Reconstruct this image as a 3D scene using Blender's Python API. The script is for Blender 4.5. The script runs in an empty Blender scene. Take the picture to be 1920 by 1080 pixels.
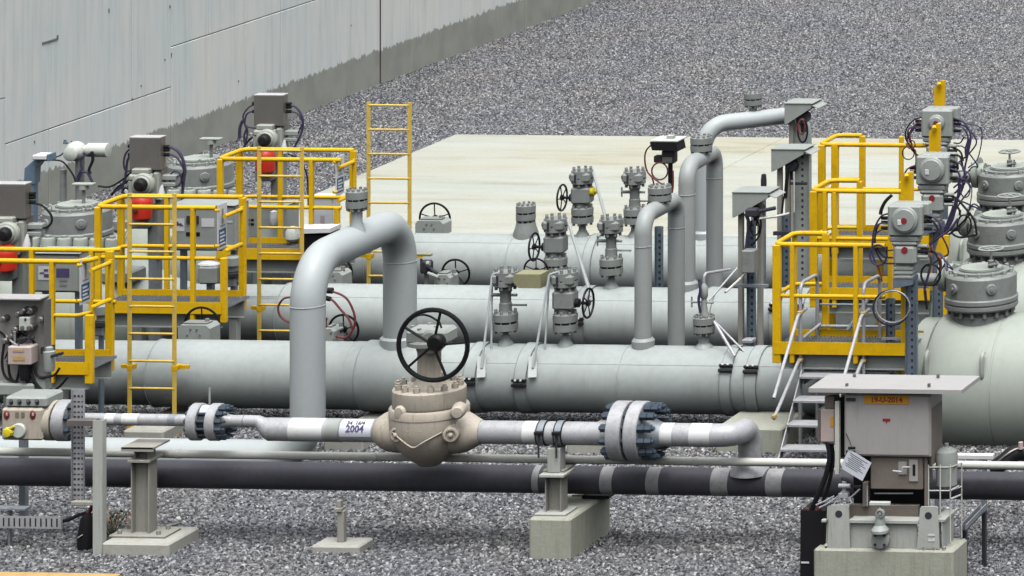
import bpy, math, random
from mathutils import Vector, Matrix, noise
R_ = random.Random(7)
PI = math.pi
sc = bpy.context.scene
COL = sc.collection
# ---------------------------------------------------------------- camera model
CX, CY, H = 20.1, -48.57, 12.06
PSI = 0.055
FPX, PU, PV = 8330.0, 3882.0, -1225.0
CP, SP = math.cos(PSI), math.sin(PSI)
def ray(u, v):
    a = (u - PU) / FPX
    return (a * CP - SP, a * SP + CP, -(v - PV) / FPX)
def W(u, v, Y):
    d = ray(u, v); t = (Y - CY) / d[1]
    return Vector((CX + t * d[0], Y, H + t * d[2]))
def GZ(u, v, z):
    d = ray(u, v); t = (z - H) / d[2]
    return Vector((CX + t * d[0], CY + t * d[1], z))
def XU(u, Y): return W(u, 500, Y).x
def ZV(v, u, Y): return W(u, v, Y).z
def SC(u, Y):
    return FPX * ray(u, 0)[1] / (Y - CY)

cam = bpy.data.cameras.new('camera'); cam_o = bpy.data.objects.new('camera', cam); COL.objects.link(cam_o)
cam_o.location = (CX, CY, H); cam_o.rotation_euler = (PI / 2, 0, PSI)
cam.sensor_width = 36; cam.lens = FPX / 1920 * 36
cam.shift_x = (960 - PU) / 1920; cam.shift_y = -(540 - PV) / 1920
cam.clip_start = 1; cam.clip_end = 3000
sc.camera = cam_o
# ---------------------------------------------------------------- light
SUN_AZ, SUN_EL = math.radians(150), math.radians(69)
w = bpy.data.worlds.new('World'); sc.world = w; w.use_nodes = True
nt = w.node_tree; nt.nodes.clear()
sky = nt.nodes.new('ShaderNodeTexSky'); sky.sky_type = 'NISHITA'; sky.sun_disc = False
sky.sun_elevation = SUN_EL; sky.sun_rotation = SUN_AZ; sky.air_density = 1.0; sky.dust_density = 4.0; sky.ozone_density = 1.0
hsv = nt.nodes.new('ShaderNodeHueSaturation'); hsv.inputs['Saturation'].default_value = 0.15
bg = nt.nodes.new('ShaderNodeBackground'); bg.inputs['Strength'].default_value = 0.15
wo = nt.nodes.new('ShaderNodeOutputWorld')
nt.links.new(sky.outputs[0], hsv.inputs['Color'])
# overcast: the sky is brightest overhead and dims towards the horizon
tc = nt.nodes.new('ShaderNodeTexCoord'); sz = nt.nodes.new('ShaderNodeSeparateXYZ'); nt.links.new(tc.outputs['Generated'], sz.inputs[0])
mr = nt.nodes.new('ShaderNodeMapRange'); mr.inputs['From Min'].default_value = 0.0; mr.inputs['From Max'].default_value = 1.0; mr.inputs['To Min'].default_value = 0.04; mr.inputs['To Max'].default_value = 1.36
nt.links.new(sz.outputs['Z'], mr.inputs['Value'])
mu = nt.nodes.new('ShaderNodeMix'); mu.data_type = 'RGBA'; mu.blend_type = 'MULTIPLY'; mu.inputs[0].default_value = 1
nt.links.new(hsv.outputs[0], mu.inputs[6]); nt.links.new(mr.outputs[0], mu.inputs[7]); nt.links.new(mu.outputs[2], bg.inputs[0]); nt.links.new(bg.outputs[0], wo.inputs[0])
sl = bpy.data.lights.new('sun', 'SUN'); sl.energy = 0.62; sl.angle = math.radians(38); sl.color = (1, 0.97, 0.92)
so = bpy.data.objects.new('sun', sl); COL.objects.link(so)
sd = Vector((math.sin(SUN_AZ) * math.cos(SUN_EL), math.cos(SUN_AZ) * math.cos(SUN_EL), math.sin(SUN_EL)))
so.rotation_euler = sd.to_track_quat('Z', 'Y').to_euler(); so.location = (0, 0, 30)
sc.view_settings.view_transform = 'Standard'; sc.view_settings.look = 'None'
sc.view_settings.exposure = 0.82; sc.view_settings.gamma = 1
sc.cycles.max_bounces = 6; sc.cycles.diffuse_bounces = 0; sc.cycles.glossy_bounces = 3
# ---------------------------------------------------------------- materials
def N(nt, t, **kw):
    n = nt.nodes.new(t)
    for k, v in kw.items():
        if k in n.inputs.keys() if hasattr(n.inputs, 'keys') else False: n.inputs[k].default_value = v
        else: setattr(n, k, v)
    return n
def ramp(nt, stops):
    r = nt.nodes.new('ShaderNodeValToRGB'); e = r.color_ramp.elements
    while len(e) < len(stops): e.new(0.5)
    for i, (p, c) in enumerate(stops):
        e[i].position = p; e[i].color = (c[0], c[1], c[2], 1) if not isinstance(c, (int, float)) else (c, c, c, 1)
    return r
def mat(name, col, rough=0.5, metal=0.0, var=0.10, dirt=None, dscale=3.0, damt=0.35, bump=0.0, bscale=60, streak=0.0, spec=0.5, hue=0.0):
    """paint / metal / concrete: base colour broken up by two noises, optional dirt patches and vertical streaks, fine bump"""
    m = bpy.data.materials.new(name); m.use_nodes = True; nt = m.node_tree
    b = nt.nodes['Principled BSDF']; L = nt.links.new
    g = nt.nodes.new('ShaderNodeNewGeometry')
    n1 = nt.nodes.new('ShaderNodeTexNoise'); n1.inputs['Scale'].default_value = dscale; n1.inputs['Detail'].default_value = 6; n1.inputs['Roughness'].default_value = 0.65
    L(g.outputs['Position'], n1.inputs['Vector'])
    n2 = nt.nodes.new('ShaderNodeTexNoise'); n2.inputs['Scale'].default_value = dscale * 9; n2.inputs['Detail'].default_value = 4
    L(g.outputs['Position'], n2.inputs['Vector'])
    lo = tuple(max(0, c * (1 - var)) for c in col); hi = tuple(min(1, c * (1 + var)) for c in col)
    if hue: hi = (hi[0] * (1 - hue), hi[1], min(1, hi[2] * (1 + hue)))
    r1 = ramp(nt, [(0.32, lo), (0.68, hi)])
    mx = nt.nodes.new('ShaderNodeMath'); mx.operation = 'MULTIPLY_ADD'; mx.inputs[1].default_value = 0.45
    L(n2.outputs['Fac'], mx.inputs[0])
    hf = nt.nodes.new('ShaderNodeMath'); hf.operation = 'MULTIPLY'; hf.inputs[1].default_value = 0.55
    L(n1.outputs['Fac'], hf.inputs[0]); L(hf.outputs[0], mx.inputs[2]); L(mx.outputs[0], r1.inputs[0])
    out = r1.outputs[0]
    if dirt is not None:
        n3 = nt.nodes.new('ShaderNodeTexNoise'); n3.inputs['Scale'].default_value = dscale * 1.7; n3.inputs['Detail'].default_value = 8; n3.inputs['Roughness'].default_value = 0.7
        mp = nt.nodes.new('ShaderNodeMapping'); mp.inputs['Location'].default_value = (3.1, 7.7, 1.3)
        if streak: mp.inputs['Scale'].default_value = (1 + 6 * streak, 1 + 6 * streak, 0.35)
        L(g.outputs['Position'], mp.inputs['Vector']); L(mp.outputs[0], n3.inputs['Vector'])
        r3 = ramp(nt, [(0.52, 0.0), (0.74, damt)])
        L(n3.outputs['Fac'], r3.inputs[0])
        mm = nt.nodes.new('ShaderNodeMix'); mm.data_type = 'RGBA'
        L(r3.outputs[0], mm.inputs[0]); L(out, mm.inputs[6]); mm.inputs[7].default_value = (*dirt, 1)
        out = mm.outputs[2]
    L(out, b.inputs['Base Color'])
    b.inputs['Metallic'].default_value = metal
    rr = nt.nodes.new('ShaderNodeMapRange'); rr.inputs['To Min'].default_value = max(0.05, rough - 0.08); rr.inputs['To Max'].default_value = min(1, rough + 0.12)
    L(n2.outputs['Fac'], rr.inputs['Value']); L(rr.outputs[0], b.inputs['Roughness'])
    b.inputs['Specular IOR Level'].default_value = spec
    if bump:
        nb = nt.nodes.new('ShaderNodeTexNoise'); nb.inputs['Scale'].default_value = bscale; nb.inputs['Detail'].default_value = 5
        L(g.outputs['Position'], nb.inputs['Vector'])
        bp = nt.nodes.new('ShaderNodeBump'); bp.inputs['Strength'].default_value = bump; bp.inputs['Distance'].default_value = 0.01
        L(nb.outputs['Fac'], bp.inputs['Height']); L(bp.outputs[0], b.inputs['Normal'])
    return m
M = {}
M['pipe'] = mat('pale_pipe_paint', (0.37, 0.41, 0.40), 0.42, var=0.10, dirt=(0.27, 0.28, 0.26), dscale=1.6, damt=0.4, streak=0.4)
M['riser'] = mat('lightened_pipe_paint', (0.43, 0.47, 0.475), 0.42, var=0.04, dirt=(0.38, 0.39, 0.37), dscale=2.2, damt=0.25, streak=1)  # same paint as the pipes, lightened to make up for dim upright faces
M['slimriser'] = mat('mid_grey_riser_paint', (0.34, 0.37, 0.365), 0.42, var=0.05, dirt=(0.25, 0.26, 0.25), dscale=2.2, damt=0.3, streak=1)
M['valve'] = mat('valve_grey_paint', (0.25, 0.27, 0.26), 0.42, var=0.12, dirt=(0.13, 0.12, 0.10), dscale=5, damt=0.5)
M['body'] = mat('valve_body_paint', (0.37, 0.41, 0.365), 0.42, var=0.06, dirt=(0.30, 0.29, 0.24), dscale=1.5, damt=0.35, streak=0.5)
M['beige'] = mat('beige_valve_paint', (0.50, 0.45, 0.375), 0.55, var=0.12, dirt=(0.20, 0.13, 0.07), dscale=4, damt=0.55, streak=0.6)
M['yellow'] = mat('safety_yellow_paint', (0.80, 0.48, 0.004), 0.36, var=0.10, dirt=(0.40, 0.20, 0.02), dscale=4, damt=0.5)
M['ladder'] = mat('faded_yellow_paint', (0.72, 0.50, 0.10), 0.45, var=0.14, dirt=(0.35, 0.22, 0.06), dscale=6, damt=0.5)
M['galv'] = mat('galvanized_steel', (0.43, 0.44, 0.46), 0.48, metal=0.2, var=0.18, dirt=(0.20, 0.14, 0.10), dscale=6, damt=0.5)
M['galvd'] = mat('weathered_galvanized_steel', (0.28, 0.31, 0.34), 0.5, metal=0.35, var=0.20, dirt=(0.10, 0.10, 0.10), dscale=8, damt=0.5)
M['strut'] = mat('blue_grey_strut_steel', (0.20, 0.25, 0.31), 0.45, metal=0.4, var=0.15, dirt=(0.08, 0.09, 0.11), dscale=8, damt=0.4)
M['dark'] = mat('dark_bare_pipe', (0.062, 0.062, 0.076), 0.5, var=0.18, dirt=(0.11, 0.11, 0.12), dscale=2.5, damt=0.30, spec=0.3)
M['paleband'] = mat('shaded_white_band_paint', (0.33, 0.33, 0.34), 0.5, var=0.12, dirt=(0.10, 0.10, 0.11), dscale=7, damt=0.6)  # white bands greyed so their shading sits in the base colour
M['band'] = mat('white_band_paint', (0.70, 0.71, 0.71), 0.5, var=0.06, dirt=(0.36, 0.33, 0.30), dscale=6, damt=0.4)
M['rail'] = mat('cream_rail_paint', (0.60, 0.61, 0.56), 0.42, var=0.07, dirt=(0.36, 0.35, 0.30), dscale=3, damt=0.4)
M['steel'] = mat('support_steel_paint', (0.36, 0.355, 0.315), 0.55, var=0.10, dirt=(0.16, 0.12, 0.08), dscale=5, damt=0.5, streak=1)
M['skid'] = mat('skid_frame_paint', (0.47, 0.49, 0.455), 0.5, var=0.08, dirt=(0.20, 0.18, 0.13), dscale=5, damt=0.5, streak=1)
M['lid'] = mat('bright_lid_edge', (0.6, 0.6, 0.6), 0.4, metal=0.3, var=0.05)
M['stain'] = mat('stainless_box_steel', (0.205, 0.195, 0.185), 0.4, metal=0.5, var=0.10, dirt=(0.16, 0.14, 0.13), dscale=5, damt=0.3)
M['cabinet'] = mat('cabinet_grey_sheet', (0.43, 0.415, 0.40), 0.45, metal=0.15, var=0.05, dirt=(0.26, 0.23, 0.19), dscale=3, damt=0.4, streak=0.5)
M['roof'] = mat('cabinet_roof_sheet', (0.47, 0.465, 0.455), 0.42, metal=0.2, var=0.05, dirt=(0.38, 0.36, 0.33), dscale=3, damt=0.3)
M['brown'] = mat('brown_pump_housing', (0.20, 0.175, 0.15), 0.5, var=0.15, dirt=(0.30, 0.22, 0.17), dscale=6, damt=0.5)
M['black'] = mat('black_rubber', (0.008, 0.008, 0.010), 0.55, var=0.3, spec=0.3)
M['wheel'] = mat('black_wheel_paint', (0.006, 0.0065, 0.007), 0.4, var=0.3, dscale=8, spec=0.25)
M['purple'] = mat('dark_violet_cable', (0.045, 0.035, 0.085), 0.45, var=0.3)
M['redcable'] = mat('dark_red_cable', (0.16, 0.03, 0.035), 0.45, var=0.2)
M['red'] = mat('red_cap_paint', (0.55, 0.028, 0.012), 0.4, var=0.15, dirt=(0.25, 0.02, 0.01), dscale=8)
M['redlabel'] = mat('red_label', (0.26, 0.02, 0.024), 0.5, var=0.2)
M['darkred'] = mat('dark_red_dial', (0.20, 0.03, 0.03), 0.4, var=0.2)
M['white'] = mat('white_plate', (0.72, 0.73, 0.74), 0.5, var=0.05, dirt=(0.45, 0.44, 0.42), dscale=8)
M['paper'] = mat('laminated_white_paper', (0.66, 0.69, 0.76), 0.35, var=0.05)
M['blue'] = mat('blue_sign_paint', (0.03, 0.10, 0.21), 0.5, var=0.15)
M['violet'] = mat('violet_print', (0.085, 0.07, 0.17), 0.5, var=0.2)
M['ink'] = mat('dark_ink', (0.03, 0.03, 0.04), 0.6, var=0.2)
M['boltblue'] = mat('blue_coated_bolt', (0.045, 0.068, 0.095), 0.45, metal=0.2, var=0.3, dscale=14)
M['lever'] = mat('bright_yellow_lever', (0.75, 0.62, 0.03), 0.4, var=0.1)
M['orange'] = mat('orange_label', (0.70, 0.33, 0.02), 0.5, var=0.08)
M['pink'] = mat('pale_pink_box_plastic', (0.52, 0.43, 0.40), 0.5, var=0.08)
M['brass'] = mat('olive_gearbox_paint', (0.30, 0.29, 0.17), 0.5, var=0.12, dirt=(0.14, 0.12, 0.06), dscale=8)
M['bluegrey'] = mat('blue_grey_actuator_paint', (0.13, 0.20, 0.27), 0.4, var=0.12)
M['castgrey'] = mat('cast_actuator_paint', (0.37, 0.39, 0.345), 0.5, var=0.10, dirt=(0.2, 0.19, 0.16), dscale=8)
M['pale'] = mat('pale_actuator_paint', (0.58, 0.62, 0.57), 0.4, var=0.07)
M['lightgrey'] = mat('pale_grey_enclosure', (0.34, 0.37, 0.35), 0.42, var=0.09, dirt=(0.25, 0.25, 0.22), dscale=6)
M['concrete'] = mat('green_grey_concrete', (0.38, 0.39, 0.325), 0.85, var=0.10, dirt=(0.20, 0.19, 0.14), dscale=2.5, damt=0.55, bump=0.25, bscale=45, streak=0.6)
M['paleconc'] = mat('pale_plinth_concrete', (0.42, 0.42, 0.38), 0.85, var=0.10, dirt=(0.26, 0.25, 0.20), dscale=3, damt=0.5, bump=0.25, bscale=45)
M['wood'] = mat('tan_timber', (0.50, 0.33, 0.13), 0.7, var=0.2, dscale=8)
M['leaf'] = mat('dusty_green_leaf', (0.11, 0.13, 0.05), 0.6, var=0.4, dscale=20)
M['dryleaf'] = mat('dry_brown_leaf', (0.25, 0.13, 0.06), 0.6, var=0.3, dscale=20)

# ---------------------------------------------------------------- mesh builder
def frame_of(d):
    d = d.normalized()
    a = Vector((0, 0, 1)) if abs(d.z) < 0.95 else Vector((1, 0, 0))
    x = a.cross(d).normalized(); y = d.cross(x)
    return x, y, d
class MB:
    def __init__(self): self.v = []; self.f = []
    def add(self, vs, fs):
        o = len(self.v); self.v += [Vector(p) for p in vs]; self.f += [tuple(i + o for i in f) for f in fs]; return self
    def box(self, c, s, bev=0.0, rot=None):
        """box centre c, full sizes s, chamfered by bev"""
        c = Vector(c); hx, hy, hz = s[0] / 2, s[1] / 2, s[2] / 2
        b = min(bev, hx * .9, hy * .9, hz * .9)
        if b <= 0:
            vs = [(x * hx, y * hy, z * hz) for x in (-1, 1) for y in (-1, 1) for z in (-1, 1)]
            fs = [(0, 1, 3, 2), (4, 6, 7, 5), (0, 4, 5, 1), (2, 3, 7, 6), (0, 2, 6, 4), (1, 5, 7, 3)]
        else:
            vs = []; ix = {}
            for sx in (-1, 1):
                for sy in (-1, 1):
                    for sz in (-1, 1):
                        for ax in range(3):
                            p = [sx * (hx - b), sy * (hy - b), sz * (hz - b)]
                            p[ax] = (sx * hx, sy * hy, sz * hz)[ax]
                            ix[(sx, sy, sz, ax)] = len(vs); vs.append(tuple(p))
            fs = []
            q = [(-1, -1), (1, -1), (1, 1), (-1, 1)]
            for s_ in (-1, 1):
                fs.append(tuple(ix[(s_, a, b_, 0)] for a, b_ in (q if s_ > 0 else q[::-1])))
                fs.append(tuple(ix[(b_, s_, a, 1)] for a, b_ in (q if s_ > 0 else q[::-1])))
                fs.append(tuple(ix[(a, b_, s_, 2)] for a, b_ in (q if s_ > 0 else q[::-1])))
            for a in (-1, 1):
                for c_ in (-1, 1):
                    for (ax, a1, a2) in ((0, 1, 2), (1, 0, 2), (2, 0, 1)):
                        def k(t, w_):
                            key = [0, 0, 0]; key[ax] = t; key[a1] = a; key[a2] = c_
                            return ix[(key[0], key[1], key[2], w_)]
                        f = (k(-1, a1), k(1, a1), k(1, a2), k(-1, a2))
                        fs.append(f)
            for sx in (-1, 1):
                for sy in (-1, 1):
                    for sz in (-1, 1):
                        fs.append(tuple(ix[(sx, sy, sz, i)] for i in (0, 1, 2)))
        if rot is not None: vs = [rot @ Vector(p) for p in vs]
        return self.add([Vector(p) + c for p in vs], fs)
    def bx(self, x0, x1, y0, y1, z0, z1, bev=0.0):
        return self.box(((x0 + x1) / 2, (y0 + y1) / 2, (z0 + z1) / 2), (abs(x1 - x0), abs(y1 - y0), abs(z1 - z0)), bev)
    def beam(self, p0, p1, w, h, bev=0.0):
        """bar from p0 to p1, w across, h along its own 'up'"""
        p0, p1 = Vector(p0), Vector(p1); d = p1 - p0; x, y, z = frame_of(d)
        rot = Matrix((x, y, z)).transposed()
        return self.box((p0 + p1) / 2, (w, h, d.length), bev, rot)
    def cyl(self, p0, p1, r0, r1=None, n=16, caps=True):
        p0, p1 = Vector(p0), Vector(p1); r1 = r0 if r1 is None else r1
        x, y, z = frame_of(p1 - p0); vs = []
        for p, r in ((p0, r0), (p1, r1)):
            for i in range(n):
                a = 2 * PI * i / n; vs.append(p + (x * math.cos(a) + y * math.sin(a)) * r)
        fs = [(i, (i + 1) % n, n + (i + 1) % n, n + i) for i in range(n)]
        if caps: fs += [tuple(range(n))[::-1], tuple(range(n, 2 * n))]
        return self.add(vs, fs)
    def lathe(self, o, axis, prof, n=32, caps=True):
        """prof: (radius, distance along axis)"""
        o = Vector(o); x, y, z = frame_of(Vector(axis)); vs = []; m = len(prof)
        for r, h in prof:
            for i in range(n):
                a = 2 * PI * i / n; vs.append(o + z * h + (x * math.cos(a) + y * math.sin(a)) * max(r, 1e-4))
        fs = []
        for j in range(m - 1):
            fs += [(j * n + i, j * n + (i + 1) % n, (j + 1) * n + (i + 1) % n, (j + 1) * n + i) for i in range(n)]
        if caps: fs += [tuple(range(n))[::-1], tuple(range((m - 1) * n, m * n))]
        return self.add(vs, fs)
    def tube(self, pts, r, n=10, closed=False, caps=True, rs=None):
        pts = [Vector(p) for p in pts]; m = len(pts)
        T = []
        for i in range(m):
            a = pts[i - 1] if (i > 0 or closed) else pts[i]; b = pts[(i + 1) % m] if (i < m - 1 or closed) else pts[i]
            t = b - a
            T.append(t.normalized() if t.length > 1e-9 else Vector((0, 0, 1)))
        x, y, z = frame_of(T[0]); vs = []
        for i in range(m):
            t = T[i]; x = (x - t * x.dot(t))
            if x.length < 1e-6: x = frame_of(t)[0]
            x.normalize(); y = t.cross(x)
            rr = rs[i] if rs else r
            for k in range(n):
                a = 2 * PI * k / n; vs.append(pts[i] + (x * math.cos(a) + y * math.sin(a)) * rr)
        fs = []
        for j in range(m if closed else m - 1):
            j2 = (j + 1) % m
            fs += [(j * n + i, j * n + (i + 1) % n, j2 * n + (i + 1) % n, j2 * n + i) for i in range(n)]
        if caps and not closed: fs += [tuple(range(n))[::-1], tuple(range((m - 1) * n, m * n))]
        return self.add(vs, fs)
    def torus(self, c, axis, R, r, n=36, k=8):
        x, y, z = frame_of(Vector(axis)); c = Vector(c)
        return self.tube([c + (x * math.cos(2 * PI * i / n) + y * math.sin(2 * PI * i / n)) * R for i in range(n)], r, k, closed=True)
    def prism(self, poly, vec, hole=None):
        poly = [Vector(p) for p in poly]; vec = Vector(vec); n = len(poly)
        vs = poly + [p + vec for p in poly]
        fs = [tuple(range(n))[::-1], tuple(range(n, 2 * n))] + [(i, (i + 1) % n, n + (i + 1) % n, n + i) for i in range(n)]
        return self.add(vs, fs)
    def nuts(self, c, axis, R, n, rb, h0, h1, ph=0.0, sides=6):
        x, y, z = frame_of(Vector(axis)); c = Vector(c)
        for i in range(n):
            a = 2 * PI * (i + ph) / n; p = c + (x * math.cos(a) + y * math.sin(a)) * R
            self.cyl(p + z * h0, p + z * h1, rb, n=sides)
        return self
    def sphere(self, c, r, s=(1, 1, 1), nu=16, nv=10):
        c = Vector(c); vs = []; fs = []
        for j in range(nv + 1):
            th = PI * j / nv
            for i in range(nu):
                a = 2 * PI * i / nu
                vs.append(c + Vector((math.sin(th) * math.cos(a) * r * s[0], math.sin(th) * math.sin(a) * r * s[1], math.cos(th) * r * s[2])))
        for j in range(nv):
            fs += [(j * nu + i, (j + 1) * nu + i, (j + 1) * nu + (i + 1) % nu, j * nu + (i + 1) % nu) for i in range(nu)]
        return self.add(vs, fs)
    def build(self, name, m, origin=(0, 0, 0), parent=None, ang=32):
        o = Vector(origin)
        me = bpy.data.meshes.new(name); me.from_pydata([tuple(p - o) for p in self.v], [], self.f); me.update()
        import bmesh
        b = bmesh.new(); b.from_mesh(me); bmesh.ops.recalc_face_normals(b, faces=b.faces); b.to_mesh(me); b.free()
        me.polygons.foreach_set('use_smooth', [True] * len(me.polygons))
        me.set_sharp_from_angle(angle=math.radians(ang))
        me.materials.append(M[m] if isinstance(m, str) else m)
        ob = bpy.data.objects.new(name, me); COL.objects.link(ob)
        if parent is not None: ob.parent = parent
        else: ob.location = o
        return ob
class Thing:
    def __init__(self, name, label, cat, loc, group=None):
        self.loc = Vector(loc)
        o = bpy.data.objects.new(name, None); COL.objects.link(o); o.location = self.loc; o.empty_display_size = 0.2
        o['label'] = label; o['category'] = cat
        if group: o['group'] = group
        self.o = o
    def part(self, name, mb, m, parent=None, label=None, ang=32):
        ob = mb.build(name, m, self.loc, parent or self.o, ang)
        if label: ob['label'] = label
        return ob
def single(name, label, cat, mb, m, loc, group=None, kind=None, ang=32):
    ob = mb.build(name, m, loc, None, ang)
    if kind: ob['kind'] = kind
    if label: ob['label'] = label
    if cat: ob['category'] = cat
    if group: ob['group'] = group
    return ob
def fillet(pts, r, n=6):
    """polyline with rounded corners"""
    pts = [Vector(p) for p in pts]; out = [pts[0]]
    for i in range(1, len(pts) - 1):
        p = pts[i]; a = (pts[i - 1] - p); b = (pts[i + 1] - p)
        la, lb = a.length, b.length; a.normalize(); b.normalize()
        ang = a.angle(b)
        if ang > PI - 0.02: out.append(p); continue
        d = min(r / math.tan(ang / 2), la * .49, lb * .49)
        rr = d * math.tan(ang / 2)
        p0 = p + a * d; p1 = p + b * d
        bis = (a + b).normalized(); c = p + bis * (rr / math.sin(ang / 2))
        v0 = p0 - c; v1 = p1 - c; tot = v0.angle(v1); ax = v0.cross(v1).normalized()
        for k in range(n + 1): out.append(c + Matrix.Rotation(tot * k / n, 3, ax) @ v0)
    out.append(pts[-1]); return out
def curve(pts, n=8):
    """Catmull-Rom through control points"""
    P = [Vector(p) for p in pts]; P = [P[0] * 2 - P[1]] + P + [P[-1] * 2 - P[-2]]; out = []
    for i in range(1, len(P) - 2):
        a, b, c, d = P[i - 1], P[i], P[i + 1], P[i + 2]
        for k in range(n):
            t = k / n
            out.append(0.5 * ((2 * b) + (c - a) * t + (2 * a - 5 * b + 4 * c - d) * t * t + (3 * b - a - 3 * c + d) * t ** 3))
    out.append(P[-2]); return out
def cables(T, name, lists, r, m, Y=None):
    """each cable its own part; lists of (u,v[,Y]) control points"""
    for pts in lists:
        T.part(name, MB().tube(curve([W(p[0], p[1], p[2] if len(p) > 2 else Y) for p in pts]), r, 6), m)
def text(T, s, size, loc, rot, m, name='lettering', parent=None, thick=0.001, ax='CENTER'):
    cu = bpy.data.curves.new(name, 'FONT'); cu.body = s; cu.size = size; cu.extrude = thick; cu.align_x = ax; cu.align_y = 'CENTER'; cu.resolution_u = 2; cu.offset = size * .03
    ob = bpy.data.objects.new(name, cu); COL.objects.link(ob)
    dg = bpy.context.evaluated_depsgraph_get()
    me = bpy.data.meshes.new_from_object(ob.evaluated_get(dg))
    bpy.data.objects.remove(ob); bpy.data.curves.remove(cu)
    mw = Matrix.Translation(Vector(loc) - T.loc) @ rot.to_4x4()
    me.transform(mw); me.name = name
    me.materials.clear(); me.materials.append(M[m])
    o = bpy.data.objects.new(name, me); COL.objects.link(o); o.parent = parent or T.o
    return o
FRONT = Matrix.Rotation(PI / 2, 3, 'X')          # text facing -Y
SIDE = Matrix.Rotation(PI / 2, 3, 'Z') @ FRONT   # text facing +X
# ================================================================ SETTING
def gravel_mat(name, inst):
    m = bpy.data.materials.new(name); m.use_nodes = True; nt = m.node_tree; L = nt.links.new
    b = nt.nodes['Principled BSDF']; b.inputs['Roughness'].default_value = 0.85; b.inputs['Specular IOR Level'].default_value = 0.3
    g = nt.nodes.new('ShaderNodeNewGeometry')
    cols = [(0.0, (0.045, 0.047, 0.052)), (0.25, (0.10, 0.102, 0.110)), (0.55, (0.19, 0.193, 0.203)), (0.85, (0.285, 0.29, 0.30)), (0.96, (0.44, 0.44, 0.44)), (1.0, (0.55, 0.55, 0.545))]
    r = ramp(nt, cols)
    big = nt.nodes.new('ShaderNodeTexNoise'); big.inputs['Scale'].default_value = 0.55; big.inputs['Detail'].default_value = 5
    L(g.outputs['Position'], big.inputs['Vector'])
    if inst:
        oi = nt.nodes.new('ShaderNodeObjectInfo')
        L(oi.outputs['Random'], r.inputs[0])
    else:
        vo = nt.nodes.new('ShaderNodeTexVoronoi'); vo.inputs['Scale'].default_value = 24
        L(g.outputs['Position'], vo.inputs['Vector'])
        sp = nt.nodes.new('ShaderNodeSeparateColor'); L(vo.outputs['Color'], sp.inputs[0])
        ml = nt.nodes.new('ShaderNodeMath'); ml.operation = 'MULTIPLY'; ml.inputs[1].default_value = 0.75
        L(sp.outputs[0], ml.inputs[0]); L(ml.outputs[0], r.inputs[0])
        bp = nt.nodes.new('ShaderNodeBump'); bp.inputs['Strength'].default_value = 0.9; bp.inputs['Distance'].default_value = 0.03; bp.invert = True
        L(vo.outputs['Distance'], bp.inputs['Height']); L(bp.outputs[0], b.inputs['Normal'])
    # faint large tone drift of the spread stone (blue-grey to warm grey)
    r2 = ramp(nt, [(0.35, (0.94, 0.96, 1.0)), (0.65, (1.04, 1.02, 0.99))]); L(big.outputs['Fac'], r2.inputs[0])
    mm = nt.nodes.new('ShaderNodeMix'); mm.data_type = 'RGBA'; mm.blend_type = 'MULTIPLY'; mm.inputs[0].default_value = 1
    L(r.outputs[0], mm.inputs[6]); L(r2.outputs[0], mm.inputs[7]); L(mm.outputs[2], b.inputs['Base Color'])
    return m
M['gravel_bed'] = gravel_mat('gravel_bed', False)
M['stone'] = gravel_mat('gravel_stone', True)
g = MB().add([(-700, -80, 0), (700, -80, 0), (700, 900, 0), (-700, 900, 0)], [(0, 1, 2, 3)])
single('ground', 'grey crushed stone yard that everything stands on', 'ground', g, 'gravel_bed', (0, 0, 0), kind='structure')

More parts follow.
